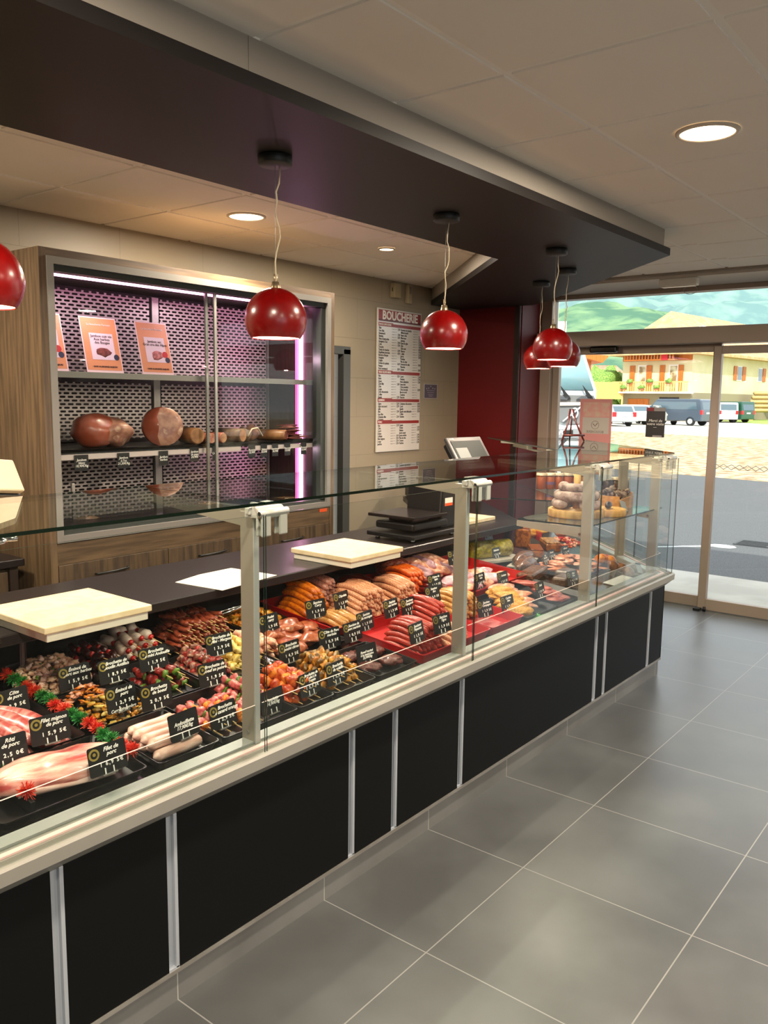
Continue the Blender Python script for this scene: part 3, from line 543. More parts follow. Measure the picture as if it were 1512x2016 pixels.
# ================================================================ price board and wall things
P0_, P1_ = (5.226, 2.377), (5.815, 1.232)
t = thing('price_board', 'tall white and red butcher price board on the beige back wall', 'price board', (5.226, 4.232, 1.232)); BW, BH = .589, 1.145
REDI = M('board_red', '#8d2a22', .3); REDD = M('board_dark_red', '#5c1611', .3); BWH = M('board_white', '#cfc9c0', .16, spec=.7)
b = MB(); b.box(0, BW, -.012, 0, 0, BH, BWH, .002); b.build('panel', None, t)
b = MB(); b.box(.012, BW-.012, -.0135, -.012, BH-.10, BH-.012, REDI); b.box(.012, BW-.012, -.014, -.0135, BH-.10, BH-.085, REDD); b.build('header', None, t)
text('lettering', 'BOUCHERIE', .095, M('header_white', '#e9e4da', .4), t, (BW/2, -.0145, BH-.056), bold=.003, sx=.93)
INK = M('board_ink', '#221c1a', .5)
secs = [(.128, 'RACE LIMOUSINE', ['Filet', 'Faux filet', 'Rumsteack', 'Bavette', "Noix d'entrecôte", "Araignée à l'os", 'Côte', 'Tranche', 'Tende de tranche', 'Aiguillette baronne', "Bavette d'aloyau", 'Araignée', 'Onglet', 'Dessus de palette', 'Hampe', 'Pavé rumsteack'],
         ['Rosette de tranche', 'Bifteck haché', 'Basse côte', 'Macreuse', 'Jumeau', 'Rond de gîte', 'Gîte', 'Gîte noix', 'Paleron', 'Collier', 'Jarret', 'Poitrine', 'Plat de côte', 'Dessous de côte', 'Flanchet', 'Queue']),
        (.505, 'VEAU ELEVE MERE', ['Filet', 'Noix', 'Quasi', 'Côte filet', 'Côte', 'Longe', 'Côte découverte', 'Collier', 'Epaule'], ['Carré', 'Poitrine', 'Noix pâtissière', 'Sous-noix', 'Côte première', 'Côte seconde', 'Bas de carré', 'Tendron', 'Flanchet']),
        (.728, 'AGNEAU', ['Gigot', 'Gigot raccourci', 'Selle', 'Filet', 'Faux filet', 'Côtelette filet', 'Côtelette'], ['Côtelette découverte', 'Carré', 'Epaule', 'Epaule semi-désossée', 'Collier', 'Poitrine']),
        (.905, 'PORC', ['Filet', 'Côte', 'Carré', 'Echine', 'Grillade', 'Filet mignon', 'Longe', 'Jambon'], ['Epaule', 'Pointe', 'Palette', 'Jarret avant', 'Jarret arrière', 'Plat de côte', 'Travers', 'Poitrine'])]
for z, hd, L1, L2 in secs:
    zt = BH-z; bm_ = MB(); bm_.box(.012, BW-.012, -.0135, -.012, zt-.012, zt+.012, REDI); bm_.box(.012, .2, -.0136, -.012, zt+.01, zt+.018, REDI); bm_.build('section_bar', None, t)
    text('lettering', hd, .02, M('header_white'), t, (.018, -.0142, zt+.002), bold=.0006, align='LEFT')
    for Lx, xx in ((L1, .016), (L2, .305)):
        ln = MB()
        for k, wd in enumerate(Lx):
            zz = zt-.027-k*.0213; ln.box(xx+.17, xx+.235, -.0125, -.012, zz-.001, zz+.001, INK); ln.box(xx+.17, xx+.20, -.0125, -.012, zz-.004, zz-.003, INK)
        ln.build('printed_marking', None, t)
        tb = text('lettering', '\n'.join(Lx), .0213/.85, INK, t, (xx, -.0128, zt-.027-(len(Lx)-1)*.0213/2), bold=.0003, align='LEFT', sx=.75); tb.data.space_line = .85
        text('lettering', '\n'.join('%d,90' % (12+(len(w)*7+k*3) % 22) if (k*5+len(w)) % 3 else ' ' for k, w in enumerate(Lx)), .0213/.85, INK, t, (xx+.262, -.0128, zt-.027-(len(Lx)-1)*.0213/2), align='CENTER', sx=.6)
t = thing('notice_plaque', 'small mauve square notice with white marks beside the price board', 'notice', (5.99, 4.236, 1.732)); b = MB(); b.box(-.1, .1, -.003, 0, -.063, .063, M('plaque_edge', '#a7a0a0', .4)); b.box(-.093, .093, -.0036, -.003, -.058, .058, M('plaque_mauve', '#57505a', .3)); b.build('plate', None, t)
MK = M('plaque_mark', '#a49ca6', .4); b = MB()
for k in range(5): b.blob(((k-2)*.03, -.004, .03+(.012 if k == 2 else 0)-abs(k-2)*.004), (.006, .0008, .007), 0, 0, 1, mat=MK)
for k, zz in enumerate((.006, -.012, -.03, -.042)): b.box(-.06+.01*k, .06-.01*k, -.0042, -.0036, zz-.0015, zz+.0015, MK)
b.build('marks', None, t)
for px, py, w, h, d, lab in ((782, 572, .088, .115, .05, 'cream plastic sensor box high on the beige wall'), (809, 579, .058, .155, .035, 'slim white wall unit next to the cream sensor box')):
    P = aty(px, py, 4.2); t = thing('wall_unit', lab, 'wall unit', (P.x, 4.24, P.z)); b = MB(); b.box(-w/2, w/2, -d, 0, -h/2, h/2, M('cream_casing'), .006); b.build('housing', None, t)
    b = MB(); b.box(-w/2-.001, -w/2+.001, -d*.6, -d*.45, -.01, .02, BLACK) if w > .06 else b.box(-.012, .012, -d-.001, -d, .0, .06, M('grey_label', '#7b776f', .5)); b.build('slot', None, t)
# ================================================================ outside
def flat(name, pts, z0, z1, mat): b = MB(); b.prism(pts, 'z', z0, z1, mat); return struct(b.build(name))
flat('pavement', [(6.95, -9), (8.27, -9), (8.27, 14), (6.95, 14)], -.1, -.004, M('pale_concrete', '#b9b5ab', .8, c2='#a9a59b', scale=2))
flat('road', [(8.27, -60), (18, -60), (18.3, 0), (20.0, 8), (23, 40), (8.27, 40)], -.1, -.02, M('asphalt', '#4b4c4d', .85, c2='#5a5b5c', scale=60, bump=.2, bscale=90))
flat('ground', [(18, -60), (46, -60), (42, 9), (46, 20), (60, 60), (23, 40), (20.0, 8), (18.3, 0)], -.1, -.015, M('straw_gravel', '#8a6f4c', .9, c2='#cbb08a', scale=3.2, lo=.42, hi=.58, detail=9, bump=.4, bscale=14))
flat('road', [(46, -60), (160, -60), (160, 160), (30, 160), (60, 60), (46, 20), (42, 9)], -.1, -.03, M('pale_road', '#cfc9bd', .9, c2='#bdb6a8', scale=.3))
GR = M('lawn_green', '#7d9a3c', .9, c2='#9db25a', scale=.7)
flat('lawn', [(66, 12), (140, 10), (150, 60), (84, 26)], -.03, -.0, GR)
b = MB(); b.box(10.35, 10.75, 2.42, 2.82, -.02, -.008, M('iron_grate', '#35383a', .6)); [b.box(10.37+.06*k, 10.39+.06*k, 2.45, 2.79, -.008, -.004, BLACK) for k in range(6)]; tag(b.build('drain_grate'), 'iron drain grate in the asphalt outside the sliding door', 'drain')
WL = M('road_paint', '#c9cccc', .8); pA, pB = atz(1290, 1077, -.02), atz(1400, 1075, -.02); dn = (pB-pA).cross(Vector((0, 0, 1))).normalized()*.03; flat('road_marking', [tuple((pA+dn).xy), tuple((pA-dn).xy), tuple((pB-dn).xy), tuple((pB+dn).xy)][::-1], -.02, -.016, WL)
pC = atz(1428, 1073, -.02); flat('road_marking', [(pC.x-.12+.2*math.cos(a)*.6, pC.y+.16*math.sin(a)) for a in [k*PI/4 for k in range(8)]], -.02, -.016, WL)
Fh = Vector((math.cos(YAW), math.sin(YAW), 0)); Rh = Vector((math.sin(YAW), -math.cos(YAW), 0))
def far(px, dep, z=0): return Fh*dep + Rh*((px-756)/FPX*dep*1.0) + Vector((0, 0, z))
def zpx(px, py, dep): return CH + (774.6+.0135*px-py)/FPX*dep     # height of a point seen at py
# mountains
def hill(name, d0, d1, base, amp, mat, seed, fn, nr=26, na=90):
    b = MB(); g = []
    for i in range(nr):
        d = d0+(d1-d0)*i/(nr-1); row = []
        for j in range(na):
            a = YAW + .5 - 1.0*j/(na-1); px = 756+FPX*math.tan(YAW-a) if abs(YAW-a) < 1.4 else 0
            e = fn(px); t = i/(nr-1); h = e*d1*(t**1.15) + amp*(.3+t)*noise.fractal(Vector((d*math.cos(a)/160, d*math.sin(a)/160, seed)), 1, 2, 5)
            row.append(b.b.verts.new((d*math.cos(a), d*math.sin(a), base+h)))
        g.append(row)
    for i in range(nr-1):
        for j in range(na-1): f = b.b.faces.new((g[i][j], g[i][j+1], g[i+1][j+1], g[i+1][j])); f.smooth = True
    bmesh.ops.recalc_face_normals(b.b, faces=b.b.faces[:]); return struct(b.build(name, mat))
FOR = M('hazed_alpine_forest', '#4f6f5c', 1, c2='#748f6c', scale=.035, lo=.42, hi=.6, detail=9, spec=0, bump=0)  # near slopes, distance haze mixed into the greens
FOR2 = M('hazed_alpine_forest_far', '#65807f', 1, c2='#7a958c', scale=.022, lo=.42, hi=.6, detail=9, spec=0)  # far slopes, paler and bluer to paint in the haze
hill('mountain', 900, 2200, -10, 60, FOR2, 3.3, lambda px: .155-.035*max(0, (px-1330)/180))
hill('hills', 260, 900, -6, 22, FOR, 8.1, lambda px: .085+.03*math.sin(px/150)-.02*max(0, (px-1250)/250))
# truck
TA = math.radians(29); TN = Vector((math.cos(TA), math.sin(TA), 0)); TL = Vector((-math.sin(TA), math.cos(TA), 0)); TO = atz(1120, 880, -.02); TO = Vector((0, 0, 0)) + TN*15.2 + TL*((TO.dot(TL)/TO.dot(TN))*15.2)
def T(px, py):
    d = ray(px, py); p = Vector((0, 0, CH)) + d*((TO.dot(TN))/d.dot(TN)); return ((p-TO).dot(TL), p.z)
t = thing('truck', 'white and grey lorry with a large windscreen parked outside left of the entrance', 'truck', (TO.x, TO.y, 0), TA)
def loc(b, name, mat, par=t, lab=None): return ob(name, b.mesh(name, mat), par, lab)
TW = M('truck_white', '#dfe3e4', .3, coat=.4); TG = M('truck_grey', '#70706f', .45)
yr = T(1173, 800)[0]; yl = yr+2.45
b = MB(); b.rings([[(.02, yr, .35), (.02, yl, .35), (5.5, yl, .35), (5.5, yr, .35)], [(.02, yr, 1.85), (.02, yl, 1.85), (5.5, yl, 1.85), (5.5, yr, 1.85)], [(.45, yr+.24, 2.62), (.45, yl-.24, 2.62), (5.4, yl-.24, 2.66), (5.4, yr+.24, 2.66)]], TW)
for f in b.b.faces: f.smooth = False
loc(b, 'cab', None)
b = MB(); b.rings([[(.0, yr+.05, 1.86), (.0, yl-.05, 1.86), (.06, yl-.05, 1.86), (.06, yr+.05, 1.86)], [(.41, yr+.27, 2.56), (.41, yl-.27, 2.56), (.48, yl-.27, 2.56), (.48, yr+.27, 2.56)]], M('windscreen', '#7fa3a8', .08, spec=.9)); loc(b, 'windscreen', None)
b = MB(); b.prism([T(1168, 778), T(1180, 802), T(1180, 836), T(1110, 834), T(1092, 826), T(1060, 803), T(1060, 776)], 'x', -.05, .1, TG, .01); loc(b, 'grey_panel', None)
b = MB(); b.prism([T(1142, 792), T(1142, 798), T(1075, 799), T(1068, 792)], 'x', -.09, -.04, M('peach_bar', '#e3c9b6', .4)); loc(b, 'peach_bar', None)
b = MB(); b.prism([T(1185, 834), T(1110, 838), T(1088, 832), T(1060, 812), T(1050, 905), T(1187, 905)], 'x', -.12, .1, TW, .02); loc(b, 'bumper', None)
b = MB(); b.prism([T(1150, 843), T(1150, 861), T(1080, 862), T(1081, 845)], 'x', -.14, -.11, M('bumper_grille', '#8a8c8c', .5)); loc(b, 'grille_bar', None)
b = MB(); b.prism([T(1127, 846), T(1127, 858), T(1108, 859), T(1108, 847)], 'x', -.15, -.135, BLACK); loc(b, 'grille_mesh', None)
p = T(1094, 851); text('lettering', 'VOLVO', .11, M('badge_white', '#f2f2f0', .3), t, (-.142, p[0], p[1]), rot=(PI/2, 0, -PI/2), bold=.004)
p = T(1131, 813); b = MB(); b.tube([(-.1, p[0]+.05*math.cos(a), p[1]+.085*math.sin(a)) for a in [k*PI/8 for k in range(17)]], .012, M('badge_white')); b.tube([(-.1, p[0]-.16, p[1]+.16), (-.1, p[0]+.2, p[1]-.15)], .014, M('badge_white')); loc(b, 'emblem', None)
for px in (1098, 1142):
    b = MB(); b.prism([T(px+4, 758), T(px+24, 782), T(px+25, 786), T(px+14, 784)], 'x', -.10, -.06, BLACK); loc(b, 'wiper', None)
    b = MB(); b.prism([T(px+2, 780), T(px+22, 781), T(px+18, 787), T(px-8, 786)], 'x', -.10, -.06, M('dark_handle', '#4a4c4e', .5)); loc(b, 'grab_handle', None)
for wx in (.9, 4.5):
    for y in (yr+.02, yl-.32): b = MB(); b.cyl((wx, y, .47), .48, .3, 'y', BLACK, 24); loc(b, 'wheel', None)
# cars
CG = M('car_glass', '#4a5c66', .08, spec=.9); TY = M('tyre_black', '#141414', .7); HUB = M('hub_silver', '#b9bcbe', .3, .5); RL = M('tail_light_red', '#c4181c', .3); PL = M('number_plate', '#d8d8cc', .5)
def car(name, lab, px, py, ang, L, W, prof, glassb, paint, cat='car', grp=None):
    p = atz(px, py, 0); t = thing(name, lab, cat, (p.x, p.y, -.03), 0, grp); base = math.atan2(Fh.y, Fh.x) ; t.rotation_euler = (0, 0, base+math.radians(ang))
    b = MB(); b.prism(prof, 'y', -W/2, W/2, paint, .07); b.build('body', None, t)
    x0, x1, z0, z1, rear = glassb
    b = MB(); 
    for s in (-1, 1): b.prism([(x0, z0), (x1, z0), (x1-.5, z1), (x0+.1, z1)], 'y', s*(W/2-.02), s*(W/2+.012), CG)
    b.build('side_window', None, t)
    b = MB(); b.prism([(rear[0]-.03, rear[1]), (rear[2]-.03, rear[3]), (rear[2]+.05, rear[3]), (rear[0]+.05, rear[1])], 'y', -W/2+.18, W/2-.18, CG); b.build('rear_window', None, t)
    for s in (-1, 1):
        b = MB(); b.box(-.03, .10, s*(W/2-.13)-.13, s*(W/2-.13)+.14, rear[1]-.36, rear[1]-.04, RL, .02); b.build('tail_light', None, t)
        for wx in (.85, L-.85):
            b = MB(); b.cyl((wx, s*(W/2-.1)-.1, .33), .33, .2, 'y', TY, 24); w = b.build('wheel', None, t); b = MB(); b.cyl((wx, s*(W/2+.005)-.005, .33), .2, .01, 'y', HUB, 16); b.build('hub_cap', None, w)
    b = MB(); b.box(-.045, .0, -.26, .26, rear[1]-.32, rear[1]-.20, PL); b.build('number_plate', None, t)
    return t
hatch = [(0, .3), (-.02, .85), (.12, 1.02), (.45, 1.45), (.9, 1.5), (2.3, 1.46), (3.1, 1.02), (4.1, .88), (4.3, .6), (4.28, .3)]
hg = (.55, 3.0, 1.0, 1.38, (.14, 1.03, .42, 1.38))
van = [(0, .35), (-.03, 1.1), (.1, 1.9), (.3, 1.97), (3.6, 1.95), (4.3, 1.25), (4.95, 1.05), (5.05, .6), (5.0, .35)]
vg = (.35, 4.2, 1.2, 1.75, (.0, 1.2, .1, 1.75))
SILV = M('silver_paint', '#a9adb2', .3, .5, coat=.5); CWH = M('white_paint', '#dedfdf', .3, coat=.5); BGR = M('blue_grey_paint', '#46525f', .3, .3, coat=.5); DGR = M('dark_green_paint', '#1d4a38', .35, coat=.4); BEI = M('grey_beige_paint', '#a5a49a', .3, .4, coat=.4)
car('silver_estate_car', 'silver estate car parked across the road, just right of the pink poster', 1229, 839, 14, 4.4, 1.8, hatch, hg, SILV)
car('white_car', 'white car parked between the silver estate car and the black door sign', 1262, 836, 14, 4.3, 1.8, hatch, hg, CWH)
car('grey_car', 'grey beige car parked behind the black door sign, beside the van', 1318, 836, 10, 4.3, 1.8, hatch, hg, BEI)
car('dark_blue_van', 'blue grey passenger van parked in the middle beyond the glass door', 1392, 838, 42, 5.0, 1.95, van, vg, BGR, 'van')
car('small_white_van', 'small white van parked right of the door stile beside the green van', 1433, 832, 6, 4.2, 1.8, [(0, .3), (-.02, 1.0), (.1, 1.75), (3, 1.75), (3.5, 1.1), (4.1, 1.0), (4.2, .3)], (.4, 3.2, 1.05, 1.6, (.0, 1.1, .1, 1.6)), CWH, 'van')
car('dark_green_van', 'dark green van with red tail light parked at the right edge', 1472, 832, 32, 4.3, 1.85, [(0, .3), (-.02, 1.0), (.08, 1.85), (3.2, 1.83), (3.7, 1.15), (4.2, 1.0), (4.3, .3)], (.4, 3.4, 1.1, 1.6, (.0, 1.1, .08, 1.6)), DGR, 'van')
# house
B0 = Fh*76+Rh*(27.6-.0); u = (Rh-Fh).normalized(); v = (Rh+Fh).normalized()
hs = thing('chalet_house', 'cream chalet house with orange shutters and flower balconies across the road', 'house', (B0.x, B0.y, -.03)); hs.rotation_euler = (0, 0, math.atan2(u.y, u.x))
CRM = M('cream_render', '#d8cca4', .9, c2='#cfc298', scale=.5); STN = M('stone_base', '#8f8368', .9); OWD = M('orange_timber', '#c06a1c', .6, c2='#a85814', scale=3, stretch=(8, 8, .5)); WHT = M('white_render', '#e2ddcf', .9); ROOF = M('pale_roof_tile', '#c9a377', .9, c2='#b98f62', scale=2); DRK = M('dark_opening', '#15120f', .7)
wf, ld = 6.9, 26
b = MB(); b.box(-wf, 0, 0, ld, 2.6, 6.4, CRM); b.build('walls', None, hs)
b = MB(); b.box(-wf, 0, 0, ld, 0, 2.6, STN); b.build('ground_storey', None, hs)
b = MB(); b.prism([(-wf, 5.5), (0, 5.5), (0, 6.4), (-wf, 6.4)], 'y', -.06, .0, OWD); b.build('gable_boarding', None, hs)
b = MB(); V = [b.b.verts.new(c) for c in ((-wf-1, -1.4, 6.0), (1, -1.4, 6.0), (1, ld+1, 6.0), (-wf-1, ld+1, 6.0), (-wf-1, -1.4, 6.25), (1, -1.4, 6.25), (1, ld+1, 6.25), (-wf-1, ld+1, 6.25), (-wf/2, 2.2, 10.2), (-wf/2, ld-2, 10.2))]
for q in ((3, 2, 1, 0), (0, 1, 5, 4), (1, 2, 6, 5), (2, 3, 7, 6), (3, 0, 4, 7), (4, 5, 8), (5, 6, 9, 8), (6, 7, 9), (7, 4, 8, 9)): b.b.faces.new([V[i] for i in q])
b.build('roof', ROOF, hs)
b = MB(); b.box(-wf-.4, .25, -1.1, 0, 2.5, 2.66, WHT); b.build('balcony_floor', None, hs)
b = MB(); b.box(-wf-.4, .25, -1.12, -1.06, 3.5, 3.6, M('pale_timber', '#d8b46a', .6)); [b.box(-wf-.4+k*.21, -wf-.4+k*.21+.11, -1.1, -1.07, 2.66, 3.5, M('pale_timber')) for k in range(36)]; b.build('balcony_railing', None, hs)
b = MB(); b.box(-wf+.6, -1.2, -1.0, 0, 5.5, 5.62, OWD); b.box(-wf+.6, -1.2, -1.02, -.96, 6.35, 6.43, OWD); [b.box(-wf+.6+k*.3, -wf+.78+k*.3, -1.0, -.97, 5.62, 6.35, OWD) for k in range(17)]; b.build('upper_balcony', None, hs)
b = MB(); b.box(-2.5, -1.9, -1.06, -1.03, 5.5, 6.6, M('red_cloth', '#c01828', .8)); b.build('red_towel', None, hs)
def upx(px): 
    k = (px-756)/FPX; s = (27.6-76*k)/(1*(k+1))/ .70710678; return -s
for a, c in ((1247, 1261), (1307, 1322)):
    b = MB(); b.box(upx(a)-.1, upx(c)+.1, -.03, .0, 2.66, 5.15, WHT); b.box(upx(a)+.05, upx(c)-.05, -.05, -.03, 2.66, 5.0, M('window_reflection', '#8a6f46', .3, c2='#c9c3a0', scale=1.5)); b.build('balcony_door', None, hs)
for a, c in ((1230, 1240), (1262, 1273), (1288, 1298), (1324, 1334)):
    b = MB(); b.box(upx(a), upx(c), -.09, -.04, 2.75, 5.1, OWD, .01); b.build('shutter', None, hs)
for v0, wv in ((10.4, 1.0), (15.6, .9)):
    b = MB(); b.box(0, .04, v0-wv/2-.08, v0+wv/2+.08, 3.9, 5.35, WHT); b.box(.04, .06, v0-wv/2, v0+wv/2, 4.0, 5.25, CG); b.build('side_window', None, hs)
    for s in (-1, 1):
        if v0 > 12 and s < 0: continue
        b = MB(); b.box(.03, .09, v0+s*(wv/2+.55)-.38, v0+s*(wv/2+.55)+.38, 3.95, 5.3, OWD, .01); b.build('shutter', None, hs)
b = MB(); b.box(upx(1229), upx(1270), -.05, 0, 0, 2.0, OWD); b.build('garage_door', None, hs)
b = MB(); b.box(upx(1290), upx(1328), -.05, 0, 0, 2.15, DRK); b.build('dark_doorway', None, hs)
LEAF = M('flower_leaf', '#4f7a2c', .8, c2='#86a04a', scale=9)
for k, px in enumerate((1231, 1243, 1266, 1282, 1295, 1318)):
    x = upx(px); b = MB(); b.box(x-.25, x+.25, -1.3, -1.12, 3.35 if k % 2 else 2.8, 3.5 if k % 2 else 2.95, M('terracotta_box', '#9a5a3a', .8)); b.blob((x, -1.22, 3.62 if k % 2 else 3.05), (.32, .16, .2), .5, k, 2, 3, LEAF); b.build('flower_box', None, hs)
# lesser things beyond
def fbox(name, lab, cat, px0, px1, y0, y1, dep, mat, thick=4, roof=None):
    a, c = far(px0, dep), far(px1, dep); wv = (c-a); t = thing(name, lab, cat, (a.x, a.y, 0)); t.rotation_euler = (0, 0, math.atan2(wv.y, wv.x)); w = wv.length
    z0, z1 = max(0, zpx(px0, y1, dep)), zpx(px0, y0, dep)
    b = MB(); b.box(0, w, 0, thick, 0, z1, mat); b.build('walls', None, t)
    if roof: b = MB(); b.prism([(-.6, z1-.2), (-.6, z1), (thick/2, z1+roof), (thick+.6, z1), (thick+.6, z1-.2)], 'x', -.5, w+.5, M('red_roof_tile', '#b4674e', .9, c2='#c98a6c', scale=2)); b.build('roof', None, t)
    return t
fbox('village_house', 'white house with a red tiled roof left of the chalet', 'house', 1120, 1213, 738, 800, 96, WHT, 8, 1.2)
fbox('pale_building', 'pale flat building behind the hanging lamp cords in the transom window', 'building', 1066, 1103, 637, 800, 70, WHT, 6)
t = thing('timber_shed_roof', 'brown timber roof overhang beside the lorry, left of the chalet', 'shed'); p0, p1, p2, p3 = (far(px, d, zpx(px, py, d)) for px, py, d in ((1140, 698, 46), (1188, 703, 46), (1176, 716, 46), (1140, 706, 46)))
b = MB(); off_ = Fh*5; b.rings([[p0, p1, p2, p3], [p0+off_+Vector((0, 0, .6)), p1+off_+Vector((0, 0, .6)), p2+off_, p3+off_]], OWD)
for f in b.b.faces: f.smooth = False
b.build('roof', None, t)
b = MB(); q0 = far(1148, 47); zt = zpx(1150, 705, 47); b.box(q0.x-.12, q0.x+.12, q0.y-.12, q0.y+.12, 0, zt, OWD); b.build('post', None, t)
for k, (px, py, dep, r) in enumerate(((1158, 752, 84, 2.2), (1176, 754, 84, 2.4), (1196, 752, 86, 2.3), (1210, 756, 84, 2.0))):
    p = far(px, dep); b = MB(); zc = zpx(px, py, dep); b.blob((0, 0, zc*.55), (r, r, zc*.75), .35, k, 3, 2, LEAF); o = b.build('garden_shrub'); o.location = p; tag(o, 'bright green garden shrubs left of the chalet house', 'shrub', 'shrubs left of the chalet')
t = thing('garden_fence', 'pale timber slat fence between the lorry and the chalet', 'fence'); b = MB()
for k in range(20): p = far(1163+k*2.7, 80); b.box(p.x-.08, p.x+.08, p.y-.08, p.y+.08, 1.9, 3.5, M('pale_timber'))
a, c = far(1162, 80), far(1217, 80); b.tube([a+Vector((0, 0, 3.4)), c+Vector((0, 0, 3.4))], .06, M('pale_timber')); b.tube([a+Vector((0, 0, 2.0)), c+Vector((0, 0, 2.0))], .06, M('pale_timber')); b.build('slats', None, t); b = MB(); b.tube([a, a+Vector((0, 0, 3.4))], .1, M('pale_timber')); b.tube([c, c+Vector((0, 0, 3.4))], .1, M('pale_timber')); b.build('fence_post', None, t)
b = MB(); a, c = far(1405, 88), far(1560, 88); dv = (c-a); n = 44
for k in range(n):
    p = a+dv*k/n; q = a+dv*(k+1)/n; b.tube([p+Vector((0, 0, 1.0)), q+Vector((0, 0, 1.75))], .05, M('lattice_dark', '#2b3530', .7), 4); b.tube([p+Vector((0, 0, 1.75)), q+Vector((0, 0, 1.0))], .05, M('lattice_dark'), 4)
b.tube([a+Vector((0, 0, 1.0)), c+Vector((0, 0, 1.0))], .05, M('lattice_dark'), 4); b.tube([a+Vector((0, 0, 1.8)), c+Vector((0, 0, 1.8))], .05, M('lattice_dark'), 4)
for k in range(0, n+1, 6): p = a+dv*k/n; b.tube([p, p+Vector((0, 0, 1.85))], .07, M('lattice_dark'), 6)
tag(b.build('lattice_fence'), 'dark diamond lattice fence behind the parked vans at the right', 'fence')
t = thing('timber_stack', 'stack of sawn pale timber planks against the side of the chalet', 'timber'); 
for k in range(5):
    b = MB(); a, c = far(1462+k*3, 83.0), far(1530-k*2, 84.5); zz = 1.0+k*.42; b.tube([a+Vector((0, 0, zz)), c+Vector((0, 0, zz))], .2, M('sawn_timber', '#b89a6a', .8), 4); b.build('plank', None, t)
for px in (1470, 1520): b = MB(); p = far(px, 83.6); b.box(p.x-.2, p.x+.2, p.y-.2, p.y+.2, 0, .9, M('sawn_timber')); b.build('bearer', None, t)
b = MB(); p = far(1083, 40); b.tube([p, p+Vector((0, 0, zpx(1083, 570, 40)))], .09, WHT, 10); tag(b.build('street_pole'), 'pale street pole seen through the transom window at its left end', 'pole')
# signs on the shop front
t = thing('window_poster', 'pink window poster with a white card seen from behind, beside the entrance', 'poster'); 
pq = [atx(px, py, 6.845) for px, py in ((1143, 785), (1206, 787), (1203, 925), (1138, 925))]; y0, y1 = pq[1].y, pq[0].y; z0, z1 = 1.03, pq[0].z
t.location = (6.845, y0, z0); w, h = y1-y0, z1-z0
b = MB(); b.box(0, .002, 0, w, 0, h, M('poster_back_pink', '#c2837e', .6)); b.build('sheet', None, t)
b = MB(); b.box(-.001, 0, .07*w, .9*w, h-.30, h-.16, M('poster_grey', '#b3aca2', .6)); b.box(-.0012, 0, .07*w, .9*w, h-.155, h-.03, M('poster_pale', '#c0a692', .6, c2='#c98a84', scale=12)); b.box(-.001, 0, .1*w, .92*w, .02, h-.40, M('poster_grey')); b.build('printed_card', None, t)
o = text('lettering', 'BOUCHERIE', .03, M('poster_ink2', '#6d5f58', .6), t, (-.002, w*.5, h-.285), rot=(PI/2, 0, PI/2)); b = MB(); b.tube([(-.002, w*.5+.035*math.cos(a), h-.225+.035*math.sin(a)) for a in [k*PI/8 for k in range(17)]], .0015, M('poster_ink2'), 5); b.tube([(-.002, w*.5-.02, h-.21), (-.002, w*.5, h-.235), (-.002, w*.5+.02, h-.215)], .003, M('poster_ink2'), 5); b.build('round_emblem', None, t)
pq = [atx(px, py, 6.85) for px, py in ((1274, 802), (1311, 803), (1271, 860))]; t = thing('door_sign', 'small black thank you sign hanging on the glass door, reading Merci de votre visite', 'sign', (6.845, pq[1].y, pq[2].z)); w, h = pq[0].y-pq[1].y, pq[0].z-pq[2].z
b = MB(); b.box(0, .003, 0, w, 0, h, M('sign_black', '#100c0d', .4)); b.build('plate', None, t); b = MB(); b.box(-.001, 0, w*.0, w*.6, h-.03, h, M('sign_grey', '#8a8484', .4)); b.box(-.0012, 0, w*.62, w, h-.03, h, M('sign_red', '#8a1420', .4)); b.box(-.001, 0, .02, w*.62, 0, .016, M('sign_grey')); b.build('coloured_bands', None, t)
text('lettering', 'Merci de\nvotre visite', .032, CHALK, t, (-.002, w/2, h*.5), rot=(PI/2, 0, -PI/2), shear=.2); b = MB(); b.tube([(-.002, w*.6, h*.33), (-.002, w*.42, h*.335)], .0012, CHALK, 4); b.build('underline', None, t)
# easel with frame on the glass at the far end
P = Vector((5.80, 2.78, 1.3655)); t = thing('picture_easel', 'dark red wooden easel holding a framed card on the far glass shelf', 'easel', tuple(P), math.radians(-48)); EW = M('mahogany', '#4f1710', .35, coat=.3)
for nm, pts, r in (('front_leg', [(-.085, .0, 0), (-.035, .03, .13), (-.02, .035, .24)], .007), ('front_leg', [(.085, 0, 0), (.03, .03, .13), (-.0, .04, .24)], .007), ('back_leg', [(.02, .16, 0), (0, .05, .18)], .006), ('ledge_bar', [(-.08, -.02, .045), (.08, -.02, .045)], .008)):
    b = MB(); b.tube(pts, r, EW, 8); b.build(nm, None, t)
# ================================================================ food in the counter
def mm(n, a, b_, **k):
    sat = lambda h: tuple(v**1.18 for v in lin(h)[:3])
    if 'c3' in k: k['c3'] = sat(k['c3'])
    return M(n, sat(a), k.pop('rough', .34), c2=sat(b_), coat=k.pop('coat', .2), spec=.4, **k)
F_OR = mm('curry_sausage_skin', '#b85a08', '#d47a18', scale=90, bump=.1, bscale=300); F_OR2 = mm('orange_sausage_skin', '#c8500a', '#dd7226', scale=90)
F_PK = mm('pink_sausage_skin', '#b5705e', '#dba592', scale=220, lo=.42, hi=.58); F_PK2 = mm('pale_sausage_skin', '#c07c5c', '#dfae8a', scale=220, lo=.42, hi=.58)
F_TAN = mm('tan_herb_sausage', '#a9753f', '#c99a5a', scale=200, lo=.4, hi=.6); F_RED = mm('red_sausage_skin', '#8e2416', '#b5452f', scale=200); F_DRK = mm('dark_merguez_skin', '#5c1208', '#7e2414', scale=120)
